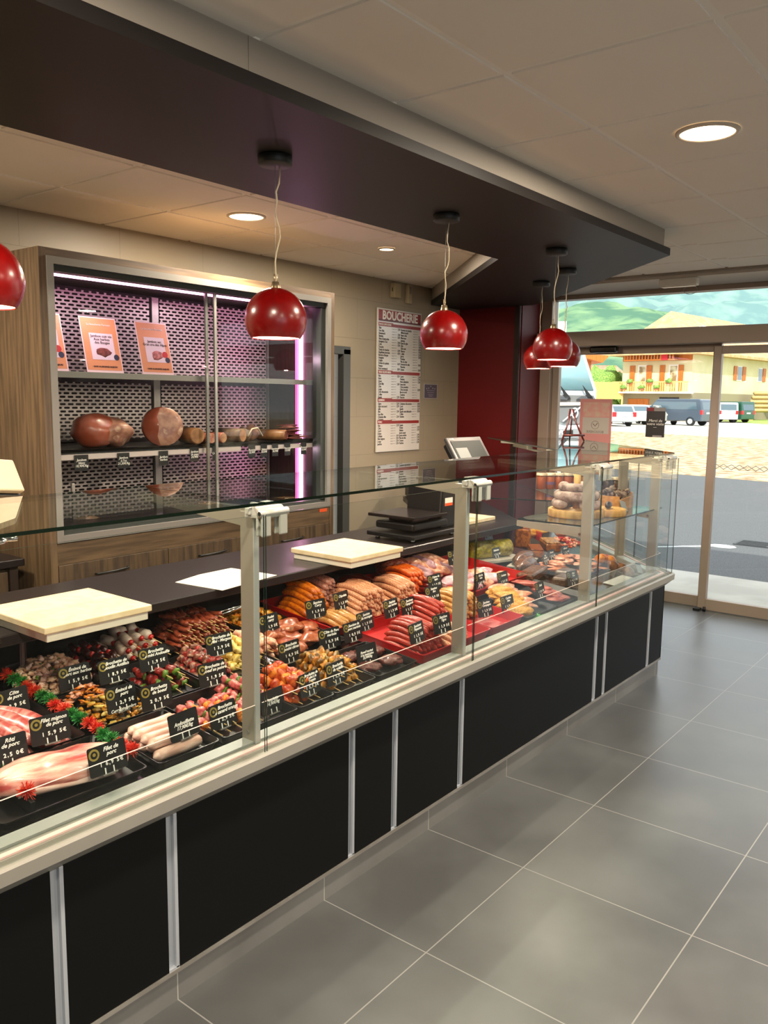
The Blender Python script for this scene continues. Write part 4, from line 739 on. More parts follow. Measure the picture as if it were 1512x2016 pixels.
F_BRN = mm('brown_sausage_skin', '#7a3018', '#a3543a', scale=60); F_WHT = mm('white_boudin_skin', '#d9bfae', '#e6d3c6', scale=40); F_BLK = mm('black_pudding_skin', '#2a0808', '#481212', scale=60)
F_TOM = mm('tomato_red', '#a80f0c', '#c41c12', scale=30); F_BEEF = mm('beef_red', '#7a1a18', '#a63c36', scale=60); F_MARB = mm('marinated_beef', '#6b3a2c', '#9a6a58', scale=70, c3='#c2a080'); F_GRN = mm('green_pepper', '#4a6a1c', '#6c8a30', scale=30)
F_YEL = mm('yellow_chicken', '#cbab50', '#e2cc84', scale=60); F_PNK = mm('raw_duck_pink', '#b04a4c', '#d98a84', scale=50, c3='#e5b8a8'); F_ORG = mm('orange_piece', '#d0721a', '#e69a3c', scale=60); F_CHK = mm('chicken_flesh', '#d08c70', '#ebb8a0', scale=40)
F_CUR = mm('curry_chicken', '#a86a10', '#d09a34', scale=60); F_PAP = mm('paprika_chicken', '#a8380c', '#cf6a2c', scale=50); F_OLV = mm('herb_green_meat', '#6a4a1c', '#94702e', scale=60, c3='#5c5a20'); F_RIB = mm('marinated_rib', '#8a3c1c', '#b36a40', scale=40, c3='#7a5030')
F_MIN = mm('minced_beef', '#4a1a14', '#7a3c30', scale=160, bump=.3, bscale=200); F_HERB = mm('herb_pork', '#c9977c', '#e6c6aa', scale=70, c3='#6d6a3c'); F_LOIN = mm('pork_loin_flesh', '#bd5a54', '#e2a292', scale=5, lo=.42, hi=.52, stretch=(1.2, 6, 6), detail=6, c3='#eecdbf')
F_TEND = mm('pork_tenderloin', '#b85a56', '#e0a298', scale=12, stretch=(5, 1, 3), detail=5); F_FATW = mm('pale_fat', '#dcb4a4', '#e8cabc', scale=20); F_AND = mm('andouillette_skin', '#cda594', '#e6c9ba', scale=14, stretch=(1, 4, 4))
STICK = M('bamboo_stick', '#c9a468', .6); TRB = M('black_tray', '#0b0b0b', .28, coat=.2); TRR = M('red_tray', '#b30d10', .3, coat=.3); TRW = M('white_tray', '#c9c0b6', .35)
MCA = {}
def sausage_me(key, L, r, arch, mat, seg=12, n=12):
    k = ('s', key)
    if k not in MCA:
        pts, rs = [], []
        for i in range(n+1):
            f = i/n; x = (f-.5)*L; pts.append((x, .003*math.sin(f*7), arch*(1-(2*f-1)**2)+r)); e = min(f, 1-f)*L; rs.append(r*min(1, math.sqrt(max(0, 1-(1-min(1, e/(r*1.3)))**2))+.12))
        b = MB(); b.tube(pts, rs, mat, seg); MCA[k] = b.mesh('sausage')
    return MCA[k]
def chunk_me(key, rad, amp, mat, seed, sub=2, freq=1.5):
    k = ('c', key, seed)
    if k not in MCA: b = MB(); b.blob((0, 0, 0), rad, amp, seed, sub, freq, mat); MCA[k] = b.mesh('meat_chunk')
    return MCA[k]
def stick_me(L):
    k = ('st', L)
    if k not in MCA: b = MB(); b.tube([(-L/2, 0, 0), (L/2, 0, 0)], .0017, STICK, 6); MCA[k] = b.mesh('stick')
    return MCA[k]
def sausage(key, L, r, arch, mat):
    def f(name, label, group, loc, rot):
        o = ob(name, sausage_me(key, L, r, arch, mat), None, None, loc, rot, R_.uniform(.94, 1.06)); return tag(o, label, 'sausage', group)
    return f
def skewer(key, pieces, L, cat='skewer'):   # pieces: (part name, mesh, x, angle)
    def f(name, label, group, loc, rot):
        t = thing(name, label, cat, loc, 0, group, rot); ob('stick', stick_me(L), t, None, (.012, 0, 0))
        for nm, me, x, a in pieces(): ob(nm, me, t, None, (x, R_.uniform(-.002, .002), R_.uniform(-.002, .002)), (a, R_.uniform(-.2, .2), R_.uniform(-.3, .3)))
        return t
    return f
def chunks(spec, n, step):
    def g(): return [(spec[i % len(spec)][0], spec[i % len(spec)][1][R_.randrange(len(spec[i % len(spec)][1]))], (i-(n-1)/2)*step, R_.uniform(0, 6)) for i in range(n)]
    return g
def var(key, rad, amp, mat, k=3): return [chunk_me(key, rad, amp, mat, s, 2) for s in range(k)]
def heap(fn, name, label, group, px, py, nb, layers, sp, lz, h=.012, ang=-90, base=None, jit=.12, dy=0, slope=-.1, shift=0, xy=None):
    P = D(px, py, h+.02) if xy is None else Vector((xy[0], xy[1], 0)); out = []
    for k in range(layers):
        for i in range(nb-k):
            dx = (i-(nb-k-1)/2)*sp; y = P.y + (dy+shift*k) + R_.uniform(-.008, .008); x = P.x+dx
            a = math.radians(ang)+R_.uniform(-jit, jit); z = dz(y)+h+k*lz+R_.uniform(-.002, .002)
            tilt = math.atan(DS)+R_.uniform(-.05, .08)
            out.append(fn(name, label, group, (x, y, z), (0, tilt if abs(math.sin(a)) > .5 else R_.uniform(-.05, .05), a)))
    return out
TC = [0]
def tray(x0, x1, y0, y1, mat, lab, h=.032, zoff=.0035, name='display_tray'):
    cx, cy = (x0+x1)/2, (y0+y1)/2; w, d = (x1-x0)/2-.003, (y1-y0)/2-.003; f = .012; th = .003
    b = MB()
    def rect(a, c, z, r=.014):
        o = []
        for sx_, sy_, a0 in ((1, 1, 0), (-1, 1, PI/2), (-1, -1, PI), (1, -1, 3*PI/2)):
            for k in range(4): an = a0+k*PI/6; o.append(Vector((sx_*(a-r)+r*math.cos(an), sy_*(c-r)+r*math.sin(an), z)))
        return o
    b.rings([rect(w-f, d-f, 0), rect(w, d, h), rect(w+.003, d+.003, h), rect(w+.003, d+.003, h-.004), rect(w-.002, d-.002, h-.002), rect(w-f-th*.2, d-f, th*.0+.003)][::1], mat, True)
    for q in b.b.faces: q.smooth = False
    o = b.build(name); o.location = (cx, cy, dz(cy)+zoff+.001); o.rotation_euler = (math.atan(DS), 0, 0); return tag(o, lab, 'tray')
def pile(name, label, cat, cx, cy, rx, ry, hz, n, specs, h=.006, seed=1, cut=None):      # loose diced food
    rr = random.Random(seed); b = MB()
    for i in range(n):
        a = rr.uniform(0, 2*PI); q = math.sqrt(rr.random()); x, y = cx+rx*q*math.cos(a), cy+ry*q*math.sin(a); top = hz*(1-q*q*.9); z = dz(y)+h+.008+top*(rr.random()**.4)
        rad, amp, mat = specs[i % len(specs)]; s = rr.uniform(.75, 1.25); b.blob((x, y, z), (rad[0]*s, rad[1]*s, rad[2]*s), amp, i, 1 if max(rad) < .009 else 2, 1.6, mat, None, rr.uniform(0, 6))
    o = b.build(name); tag(o, label, cat); o['kind'] = 'stuff'; return o
# ---- trays (x0, x1, y0, y1)
tray(.90, 1.315, 1.86, 2.12, TRB, 'black tray under the big pork fillet at the front left')
tray(.90, 1.295, 2.13, 2.46, TRB, 'black tray holding the pork tenderloins behind the big fillet')
tray(1.345, 1.565, 1.85, 2.13, TRB, 'black tray holding the pale andouillette sausages')
tray(1.345, 1.60, 2.14, 2.41, TRB, 'black tray of curried sliced pork beside the red and green garland')
tray(1.32, 1.57, 2.42, 2.74, TRB, 'black tray of herbed diced pork at the back left')
tray(1.58, 1.90, 1.85, 2.17, TRB, 'black tray of pink duck and orange skewers at the front')
tray(1.61, 1.80, 2.18, 2.50, TRB, 'black tray of red beef skewers')
tray(1.81, 2.13, 2.18, 2.46, TRB, 'black tray of marbled and yellow peppered beef skewers')
tray(1.58, 1.92, 2.51, 2.76, TRB, 'black tray of white and black pudding skewers at the back')
tray(1.93, 2.26, 2.48, 2.76, TRB, 'black tray of small brown sausage skewers at the back')
tray(2.27, 2.52, 2.46, 2.76, TRB, 'black tray of yellow curry chicken left of the red trays')
tray(1.905, 2.08, 1.85, 2.17, TRB, 'black tray of orange paprika chicken behind the first post')
tray(2.085, 2.31, 1.85, 2.17, TRB, 'black tray of green brown herb skewers at the front')
tray(2.14, 2.53, 2.18, 2.45, TRB, 'black tray of marinated pork ribs before the red tray')
tray(2.32, 2.57, 1.85, 2.12, TRB, 'black tray of minced beef portions beside the front red tray')
tray(2.55, 3.02, 2.27, 2.74, TRR, 'large red tray of curry and pink sausages at the back', .042)
tray(3.03, 3.50, 2.27, 2.74, TRR, 'large red tray of merguez and orange sausages behind the middle post', .042)
tray(2.60, 3.12, 1.85, 2.255, TRR, 'red tray of red sausages at the front', .045)
tray(3.13, 3.42, 1.85, 2.25, TRR, 'small red tray of tan sausages right of the second post', .045)
tray(3.51, 4.12, 2.20, 2.72, TRR, 'long red tray with pale pink meats beyond the second post', .05)
tray(3.43, 3.74, 1.84, 2.18, TRB, 'black tray of breaded yellow cutlets and pink meat')
tray(3.75, 4.10, 1.84, 2.18, TRB, 'black tray of thin pink steaks at the front right')
# ---- far left column
t = thing('pork_fillet', 'long raw pork fillet with pale fat lying in the front left tray', 'meat', (1.12, 1.97, dz(1.97)+.012), -.22); t.scale = (1.06, 1.18, 1.2)
b = MB(); n = 16; pts = []; rg = []
for i in range(n+1):
    f = i/n; x = (f-.5)*.31; k = math.sin(PI*min(1, max(0, .06+.88*f)))**.35; ring = []
    for j in range(28):
        a = j*2*PI/28; cy_ = .064*k*math.cos(a); cz = .036*k*math.sin(a); nz = .009*noise.noise(Vector((x*16, math.cos(a)*2, math.sin(a)*2))); ring.append(Vector((x+.01*noise.noise(Vector((j*.3, f*2, 1))), cy_*(1+nz*14)+.01*math.sin(f*4), max(.0, .034+cz*(1.05 if cz > 0 else .95)+nz))))
    rg.append(ring)
b.rings(rg, F_LOIN); b.build('flesh', None, t)
b = MB(); b.rings([[Vector((p.x, p.y-.0015, p.z*.55+.001)) if p.y < 0 else Vector((p.x, p.y*.2, .004)) for p in r] for r in rg[2:-2]], F_FATW); 
b.build('fat_edge', None, t, 'pale marbled fat along the front')
def tend(name, label, group, locn, rot):
    k = 'tend'
    if k not in MCA:
        b = MB(); rg = []
        for i in range(13):
            f = i/12; w = .026*math.sin(PI*(.12+.8*f))**.5; rg.append([Vector(((f-.5)*.26, (w*(1.1+.25*noise.noise(Vector((j*.9, f*3, 2)))))*math.cos(j*PI/8)+.012*math.sin(f*5), .02+w*.85*math.sin(j*PI/8)*(1+.25*noise.noise(Vector((j*.7, f*5, 6)))))) for j in range(16)])
        b.rings(rg, F_TEND); MCA[k] = b.mesh('tenderloin')
    return tag(ob(name, MCA[k], None, None, locn, rot, R_.uniform(.9, 1.1)), label, 'meat', group)
heap(tend, 'pork_tenderloin', 'pink raw pork tenderloin in the pile at the left edge', 'pork tenderloins at the left edge', 0, 0, 6, 2, .047, .034, h=.004, ang=-70, jit=.25, xy=(1.10, 2.27))
heap(tend, 'pork_loin_strip', 'pink pork strip at the left edge behind the tenderloins', 'pork strips behind the tenderloins', 0, 0, 4, 3, .05, .032, h=.004, ang=-60, jit=.25, xy=(1.10, 2.56))
# garlands
def garland(px0, x, y0, y1, n, lab, z=.045):
    t = thing('parsley_garland', lab, 'garland', (x, (y0+y1)/2, dz((y0+y1)/2)))
    b = MB(); b.box(-.006, .006, -(y1-y0)/2, (y1-y0)/2, .0, z-.012, BLACK); o = b.build('divider', None, t); o.rotation_euler = (math.atan(DS), 0, 0)
    GR_, RD_ = M('plastic_parsley_green', '#0f6a24', .45, c2='#2c8a30', scale=60), M('plastic_red_tuft', '#d01a0c', .45, c2='#e04a26', scale=60)
    for i in range(n):
        c = Vector((R_.uniform(-.006, .006), -(y1-y0)/2+(i+.5)*(y1-y0)/n, z)); c.z += DS*c.y; b = MB(); mt = RD_ if i % 4 in (0, 1) else GR_; r0 = .029
        for k in range(240):
            d = Vector((R_.gauss(0, 1), R_.gauss(0, 1), R_.gauss(0, 1)*.8+.35)).normalized(); L = r0*R_.uniform(.35, 1.0); s = d.cross(Vector((.3, .5, .8))).normalized()*.0010; p = c+d*.004; q = c+d*L; w = s.cross(d).normalized()*.0010
            v_ = [b.b.verts.new(a) for a in (p+s, p-s, p+w, q+s*.9, q-s*.9, q+w*1.3)]
            for tri in ((0, 1, 4, 3), (1, 2, 5, 4), (2, 0, 3, 5), (3, 4, 5)): b.b.faces.new([v_[h_] for h_ in tri])
        b.build('red_tuft' if mt is RD_ else 'green_tuft', mt, t)
garland(0, 1.322, 1.93, 2.66, 17, 'red and green plastic parsley garland between the pork trays at the left')
garland(0, 1.0, 1.90, 2.10, 3, 'short red and green plastic parsley garland at the bottom left edge', .05)
# andouillettes
aw = sausage('andw', .175, .0165, .0, F_AND)
for i in range(5): aw('andouillette', 'thick pale andouillette sausage lying in the front black tray', 'andouillettes in the front tray', (1.453, 1.905+i*.036, dz(1.905+i*.036)+.010+(.012 if i in (1, 3) else 0)), (0, 0, R_.uniform(-.05, .05)))
for i in range(4): aw('andouillette', 'thick pale andouillette sausage lying in the front black tray', 'andouillettes in the front tray', (1.453, 1.925+i*.036, dz(1.925+i*.036)+.036), (0, 0, R_.uniform(-.05, .05)))
pile('curried_pork_strips', 'yellow curried pork strips in the tray beside the garland', 'meat', 1.47, 2.26, .10, .11, .035, 150, [((.016, .007, .005), .5, F_CUR), ((.013, .006, .005), .5, F_YEL), ((.015, .008, .005), .5, F_CUR), ((.014, .007, .006), .5, F_OLV)], seed=3)
pile('grated_carrot', 'orange grated carrot and pink onion beside the curried pork', 'vegetables', 1.44, 2.37, .07, .035, .05, 90, [((.012, .004, .003), .5, F_ORG), ((.012, .004, .003), .5, F_ORG), ((.014, .007, .004), .5, F_CHK)], h=.01, seed=4)
pile('herbed_diced_pork', 'mound of pale diced pork with herbs at the back left', 'meat', 1.44, 2.57, .125, .13, .085, 330, [((.015, .011, .009), .6, F_HERB), ((.013, .010, .009), .6, F_FATW), ((.014, .012, .009), .6, F_HERB), ((.006, .005, .003), .5, F_GRN)], seed=5)
# skewers
cD = [('duck_piece', var('duck', (.019, .016, .014), .5, F_PNK)), ('orange_piece', var('orp', (.012, .014, .012), .4, F_ORG)), ('duck_piece', var('duck', (.019, .016, .014), .5, F_PNK)), ('pepper_piece', var('grn', (.007, .014, .012), .4, F_GRN))]
heap(skewer('d', chunks(cD, 6, .024), .19), 'duck_skewer', 'skewer of pink duck with orange and green pepper at the front', 'duck and orange skewers', 0, 0, 6, 2, .042, .026, h=.02, xy=(1.67, 2.0))
heap(skewer('d', chunks([cD[0], cD[3], cD[0]], 6, .023), .18), 'pork_pepper_skewer', 'skewer of pink meat with green pepper beside the first post', 'pink pepper skewers by the first post', 0, 0, 4, 3, .04, .026, h=.02, xy=(1.83, 2.05))
cB = [('beef_piece', var('beef', (.021, .017, .014), .4, F_BEEF)), ('beef_piece', var('beef', (.021, .017, .014), .4, F_BEEF)), ('pepper_piece', var('grn', (.007, .014, .012), .4, F_GRN))]
heap(skewer('b', chunks(cB, 6, .025), .19), 'beef_skewer', 'skewer of deep red beef and green pepper behind the beef price card', 'red beef skewers', 0, 0, 4, 3, .042, .028, h=.02, xy=(1.70, 2.33))
cM = [('beef_piece', var('marb', (.018, .018, .013), .6, F_MARB)), ('beef_piece', var('marb2', (.016, .015, .012), .6, F_BEEF))]
heap(skewer('m', chunks(cM, 8, .019), .19), 'marinated_skewer', 'skewer of dark marbled marinated beef', 'marbled beef skewers', 0, 0, 4, 3, .04, .026, h=.02, xy=(1.89, 2.33))
cY = [('chicken_piece', var('yel', (.020, .019, .015), .6, F_YEL))]
heap(skewer('y', chunks(cY, 6, .023), .18), 'pepper_skewer', 'skewer of pale yellow coated meat behind the peppered beef card', 'yellow coated skewers', 0, 0, 4, 3, .042, .028, h=.02, xy=(2.05, 2.34))
wh = [sausage_me('bw', .07, .0185, 0, F_WHT)]; tm = var('tom', (.009, .011, .011), .15, F_TOM)
def cW(): return [('white_pudding', wh[0], -.08, 0), ('tomato', tm[0], -.035, 0), ('white_pudding', wh[0], .01, 0), ('tomato', tm[1], .055, 0)]
def zfix(f, dzv):
    def g(name, label, group, l, r): return f(name, label, group, (l[0], l[1], l[2]+dzv), r)
    return g
MCA[('s', 'bw')].transform(Matrix.Translation((0, 0, -.0185)))
heap(skewer('w', cW, .23), 'white_pudding_skewer', 'skewer of plump white pudding and small tomatoes at the back', 'white pudding skewers', 0, 0, 5, 3, .041, .03, h=.022, xy=(1.80, 2.62))
bk = sausage_me('bk', .055, .0135, 0, F_BLK); bk.transform(Matrix.Translation((0, 0, -.0135)))
heap(skewer('k', lambda: [('black_pudding', bk, -.07, 0), ('tomato', tm[2], -.035, 0), ('black_pudding', bk, 0, 0), ('tomato', tm[0], .035, 0), ('black_pudding', bk, .07, 0)], .22), 'black_pudding_skewer', 'skewer of dark black pudding and red tomato at the back left', 'black pudding skewers', 0, 0, 5, 3, .032, .026, h=.018, xy=(1.625, 2.60))
br = sausage_me('br', .085, .0105, .001, F_BRN); br.transform(Matrix.Translation((0, 0, -.0105)))
heap(skewer('r', lambda: [('small_sausage', br, -.046, 0), ('small_sausage', br, .044, 0)], .188), 'small_sausage_skewer', 'skewer of small brown sausages in the large back pile', 'small brown sausage skewers', 0, 0, 13, 6, .0235, .0185, h=.014, xy=(2.07, 2.61), jit=.05)
# chicken groups
pile('curry_chicken_pieces', 'glossy yellow orange curried chicken pieces under the metal tongs', 'meat', 2.39, 2.61, .12, .13, .06, 150, [((.02, .013, .010), .6, F_CUR), ((.017, .014, .012), .6, F_ORG), ((.018, .013, .010), .5, F_CUR)], seed=8)
cC = [('chicken_piece', var('chk', (.021, .018, .014), .5, F_CHK))]
heap(skewer('c', chunks(cC, 6, .024), .19), 'lemon_chicken_skewer', 'skewer of pale pink chicken behind the lemon chicken card', 'pale chicken skewers', 0, 0, 4, 3, .042, .028, h=.02, xy=(2.16, 2.34))
cP = [('chicken_piece', var('pap', (.025, .022, .018), .5, F_PAP)), ('chicken_piece', var('pap2', (.022, .02, .016), .6, F_ORG))]
heap(skewer('p', chunks(cP, 5, .029), .19), 'paprika_chicken_skewer', 'skewer of orange paprika chicken just right of the first post', 'paprika chicken skewers', 0, 0, 4, 3, .042, .032, h=.022, xy=(1.985, 2.0))
cO = [('chicken_piece', var('olv', (.014, .02, .017), .5, F_OLV)), ('chicken_piece', var('olv2', (.012, .019, .016), .6, F_CUR))]
heap(skewer('o', chunks(cO, 8, .019), .2), 'herb_chicken_skewer', 'skewer of green brown herbed chicken beside the tomato chicken card', 'green brown herb skewers', 0, 0, 5, 3, .042, .03, h=.022, xy=(2.20, 2.0))
for i, (x, y, r, z) in enumerate(((2.22, 2.33, .3, .008), (2.34, 2.36, -.4, .012), (2.43, 2.30, .5, .008), (2.28, 2.26, 1.2, .02), (2.40, 2.40, .1, .036), (2.26, 2.38, -.2, .034), (2.49, 2.37, .9, .01))):
    b = MB(); b.blob((0, 0, .02), (.075, .05, .022), .35, i, 3, 1.6, F_RIB); o = b.build('marinated_pork_chop'); o.location = (x, y, dz(y)+z); o.rotation_euler = (math.atan(DS), 0, r); tag(o, 'orange brown marinated pork chop in the tray before the red tray', 'meat', 'marinated pork chops')
for i, (x, y) in enumerate(((2.38, 1.94), (2.45, 2.02), (2.50, 1.93), (2.40, 2.05), (2.52, 2.04))):
    b = MB(); b.blob((0, 0, .018), (.05, .045, .018), .25, i, 3, 2.5, F_MIN); o = b.build('minced_beef_portion'); o.location = (x, y, dz(y)+.012+(.012 if i == 1 else 0)); tag(o, 'rough brown minced beef portion in the small front tray', 'meat', 'minced beef portions')
# sausages in the red trays
def SG(name, lab, grp, fn, nb, ly, x, y, sp=.0265, lz=.0215, ang=-90, jit=.07, h=.008, **k): heap(fn, name, lab, grp, 0, 0, nb, ly, sp, lz, h=h, ang=ang, jit=jit, xy=(x, y), **k)
s_or = sausage('or', .19, .0135, .018, F_OR); s_o2 = sausage('o2', .18, .0125, .018, F_OR2); s_pk = sausage('pk', .18, .0135, .016, F_PK); s_p2 = sausage('p2', .19, .0125, .016, F_PK2); s_tn = sausage('tn', .17, .013, .014, F_TAN); s_rd = sausage('rd', .18, .0115, .014, F_RED); s_dk = sausage('dk', .17, .0115, .016, F_DRK)
SG('curry_sausage', 'golden orange curry sausage at the left end of the back red tray', 'golden curry sausages', s_or, 7, 6, 2.66, 2.56)
SG('pink_sausage', 'pink speckled sausage behind the golden curry sausages', 'pink sausages at the back', s_pk, 7, 6, 2.825, 2.62)
SG('country_sausage', 'pale pink speckled sausage in the middle of the back red tray', 'pale pink sausages in the middle', s_p2, 10, 6, 2.88, 2.42, sp=.025, lz=.021)
SG('herb_sausage', 'short tan herb sausage at the front of the back red tray', 'tan herb sausages', s_tn, 5, 2, 2.68, 2.37, sp=.027)
SG('merguez', 'thin dark red merguez sausage heaped at the back', 'dark merguez at the back', s_dk, 8, 4, 3.10, 2.62, sp=.023, lz=.019)
SG('orange_sausage', 'bright orange sausage at the back beside the netted roast', 'bright orange sausages', s_o2, 9, 5, 3.36, 2.52, sp=.025)
SG('farm_sausage', 'light pink sausage heaped in front of the bright orange ones', 'light pink sausages', s_p2, 9, 5, 3.15, 2.43, sp=.025)
SG('thin_red_sausage', 'thin red sausage at the right of the orange sausages', 'thin red sausages at the back right', s_dk, 4, 3, 3.42, 2.37, sp=.024)
SG('red_sausage', 'brick red sausage in the front red tray', 'brick red sausages at the front', s_rd, 9, 5, 2.735, 2.00, sp=.024, lz=.02)
SG('red_sausage', 'brick red sausage beside the second post', 'brick red sausages by the second post', s_rd, 7, 6, 3.00, 2.12, sp=.024, lz=.02)
SG('mild_sausage', 'tan orange sausage between the two heaps of red ones', 'tan sausages between the red ones', sausage('ml', .15, .0125, .012, F_PK2), 6, 3, 2.91, 1.95, sp=.026)
SG('tan_sausage', 'tan orange sausage stacked behind the second post', 'tan sausages by the second post', s_tn, 9, 5, 3.25, 2.13, sp=.026)
# netted roast and rabbit pieces
b = MB(); b.blob((0, 0, .055), (.10, .085, .06), .12, 4, 4, 2, mm('netted_roast', '#8e3a2c', '#c07058', scale=70, bump=.5, bscale=60)); o = b.build('netted_roast'); o.location = (3.44, 2.66, dz(2.66)+.035); tag(o, 'round netted pink roast behind the merguez and orange sausages', 'meat')
for i in range(9):
    b = MB(); b.blob((0, 0, .03), (.085, .03, .03), .3, i, 3, 1.3, F_CHK if i % 3 else mm('mauve_meat', '#b08090', '#d0a8b0', scale=20)); o = b.build('poultry_joint'); x = 3.56+.058*(i % 5); y = 2.56+.05*(i//5); o.location = (x, y, dz(y)+.02+.03*(i//5)+.02); o.rotation_euler = (.0, .25, -1.2+.2*(i % 3)); tag(o, 'pale pink poultry joint piled beyond the netted roast', 'meat', 'pale poultry joints')
for i in range(10):
    b = MB(); b.blob((0, 0, .03), (.06, .05, .026), .35, i+20, 3, 1.4, mm('lilac_meat', '#b58a96', '#dcb6bc', scale=14) if i % 2 else F_CHK); o = b.build('pale_meat_cut'); x = 3.60+.085*(i % 5); y = 2.30+.10*(i//5); o.location = (x, y, dz(y)+.014); o.rotation_euler = (0, 0, i*.7); tag(o, 'pale lilac pink cut of meat in the long red tray', 'meat', 'pale cuts in the long red tray')
# breaded cutlets, pink meat, steaks
for i in range(5):
    b = MB(); b.blob((0, 0, .022), (.075, .045, .022), .25, i+3, 3, 1.6, mm('breadcrumb_yellow', '#b57a1c', '#d8a544', scale=160, bump=.3, bscale=300)); o = b.build('breaded_cutlet'); y = 1.93+.035*i; o.location = (3.50+.02*i, y, dz(y)+.012+.012*i); o.rotation_euler = (.1, .0, -1.1+.1*i); tag(o, 'yellow breaded cutlet beside the garland of pink meat', 'meat', 'yellow breaded cutlets')
for i in range(6):
    b = MB(); b.blob((0, 0, .02), (.085, .04, .02), .35, i+9, 3, 1.6, F_CHK); o = b.build('pink_escalope'); y = 1.98+.03*i; o.location = (3.60+.018*i, y, dz(y)+.014+.014*(i % 3)); o.rotation_euler = (.1, 0, -1.0+.12*i); tag(o, 'pink escalope right of the breaded cutlets', 'meat', 'pink escalopes')
for i in range(5):
    b = MB(); b.blob((0, 0, .012), (.08, .05, .012), .3, i+13, 3, 1.5, mm('steak_pink', '#a8504a', '#cf8478', scale=30)); o = b.build('thin_steak'); y = 1.93+.045*i; o.location = (3.92+.02*(i % 2), y, dz(y)+.012+.008*i); o.rotation_euler = (.08, 0, .4*i); tag(o, 'thin pink steak in the black tray at the front right', 'meat', 'thin pink steaks')
# ---- delicatessen end
def brk(name, lab, x, y, w, d, h, mat, rz=0, z=.004, part=None, top=None):
    t = thing(name, lab, 'delicatessen', (x, y, dz(y)+z), rz); b = MB(); b.box(-w/2, w/2, -d/2, d/2, 0, h, mat, .012); b.build('loaf', None, t)
    if top: b = MB(); b.box(-w/2+.004, w/2-.004, -d/2+.004, d/2-.004, h-.004, h+.006, top, .004); b.build('crust', None, t)
    return t
GOLD = mm('golden_crust', '#8a4c14', '#b9742c', scale=50); MARBP = mm('marbled_pate', '#4a2c20', '#80523a', scale=60, c3='#b08a68'); PALE = mm('pale_terrine', '#b08a6a', '#d2b290', scale=40)
t = thing('yellow_galantine', 'large yellow coated galantine roll with a pink cut end, right of the second post', 'delicatessen', (4.36, 2.60, dz(2.6)+.02), -.35); b = MB(); b.tube([(-.19, 0, .055), (-.18, 0, .055), (0, 0, .056), (.13, 0, .055)], [.045, .054, .056, .054], mm('mustard_coat', '#9a8a14', '#c2b03a', scale=60), 24); b.build('roll', None, t)
b = MB(); b.cyl((.1305, 0, .055), .05, .002, 'x', F_CHK, 24); b.build('cut_face', None, t); b = MB(); b.box(-.22, .2, -.09, .09, -.018, .002, TRW, .004); b.build('board', None, t)
for k, (x, y, rz, lab) in enumerate(((4.36, 2.36, .25, 'front dark marbled loaf of the pair beside the black price cards'), (4.47, 2.44, .25, 'rear dark marbled loaf of the pair beside the black price cards'))):
    t = thing('marbled_loaf', lab, 'delicatessen', (x, y, dz(y)+.022), rz); b = MB(); b.blob((0, 0, .02), (.17, .05, .034), .12, k, 3, 1.5, MARBP); b.build('loaf', None, t); b = MB(); b.box(-.17, .17, -.055, .055, -.016, -.006, TRW, .003); b.build('white_tray', None, t)
brk('dark_terrine', 'speckled dark terrine in a pale dish in front of the marbled loaves', 4.22, 2.24, .30, .10, .05, MARBP, .2)
for k, (x, y) in enumerate(((4.25, 2.06), (4.40, 2.12))): brk('grey_terrine', ['grey brown terrine block behind the front window end price card', 'second grey brown terrine block further from the post'][k], x, y, .13, .09, .05, mm('grey_terrine_skin', '#5c463c', '#7a6456', scale=60), .1)
brk('pate_en_croute', 'golden pate in crust standing upright with a cream label', 4.86, 2.66, .06, .10, .13, GOLD, .4, top=mm('glazed_crust', '#7a3a10', '#a05a1c', scale=60))
brk('pate_loaf', 'golden brown pate loaf behind the marbled loaves', 4.74, 2.50, .22, .09, .05, GOLD, .6, top=mm('glazed_crust', '#7a3a10', '#a05a1c'))
brk('pate_slab', 'second golden pate slab with a dotted top beside the tarts', 4.98, 2.52, .22, .10, .06, GOLD, .7, top=mm('dotted_crust', '#8e5a2c', '#d0a070', scale=50, lo=.45, hi=.55))
b = MB(); b.prism([(0, 0), (1.0*.5, .5*1.0), (.5-.012, .5+.012), (-.012, .012)], 'z', 0, .06, TRR); o = b.build('red_divider'); o.location = (5.05, 2.62, dz(2.62)+.03); tag(o, 'long red tray edge behind the pastries at the window end', 'tray')
for k in range(4):
    b = MB(); b.blob((0, 0, .02), (.085, .024, .02), .12, k, 3, 1.2, mm('pastry_gold', '#c98c34', '#e2b56a', scale=20)); o = b.build('long_pastry'); o.location = (5.02+.05*k, 2.74-.02*k, dz(2.7)+.02+.015*k); o.rotation_euler = (0, 0, -.3-.15*k); tag(o, 'golden long pastry before the red tray edge', 'pastry', 'golden long pastries')
pile('diced_ham_salad', 'red and pink diced salad in a tub near the window end', 'salad', 5.2, 2.52, .13, .10, .04, 90, [((.014, .013, .011), .4, F_TOM), ((.016, .014, .012), .4, F_CHK), ((.014, .012, .01), .4, F_PAP)], seed=12)
for k in range(4):
    b = MB(); b.blob((0, 0, .025), (.06, .04, .028), .2, k, 3, 1.3, F_FATW if k % 2 else F_CHK); o = b.build('cured_ham_piece'); o.location = (5.30+.09*k, 2.60+.06*k, dz(2.6)+.04); tag(o, 'pale round deli piece at the far window end', 'delicatessen', 'pale pieces at the far end')
pile('smoked_salmon_slices', 'fan of orange sliced delicatessen on a blue edged tray behind the third post', 'delicatessen', 4.66, 2.20, .24, .15, .07, 70, [((.055, .03, .006), .3, mm('salmon_slice', '#c07048', '#e0a078', scale=14)), ((.05, .03, .006), .3, F_CHK)], seed=14)
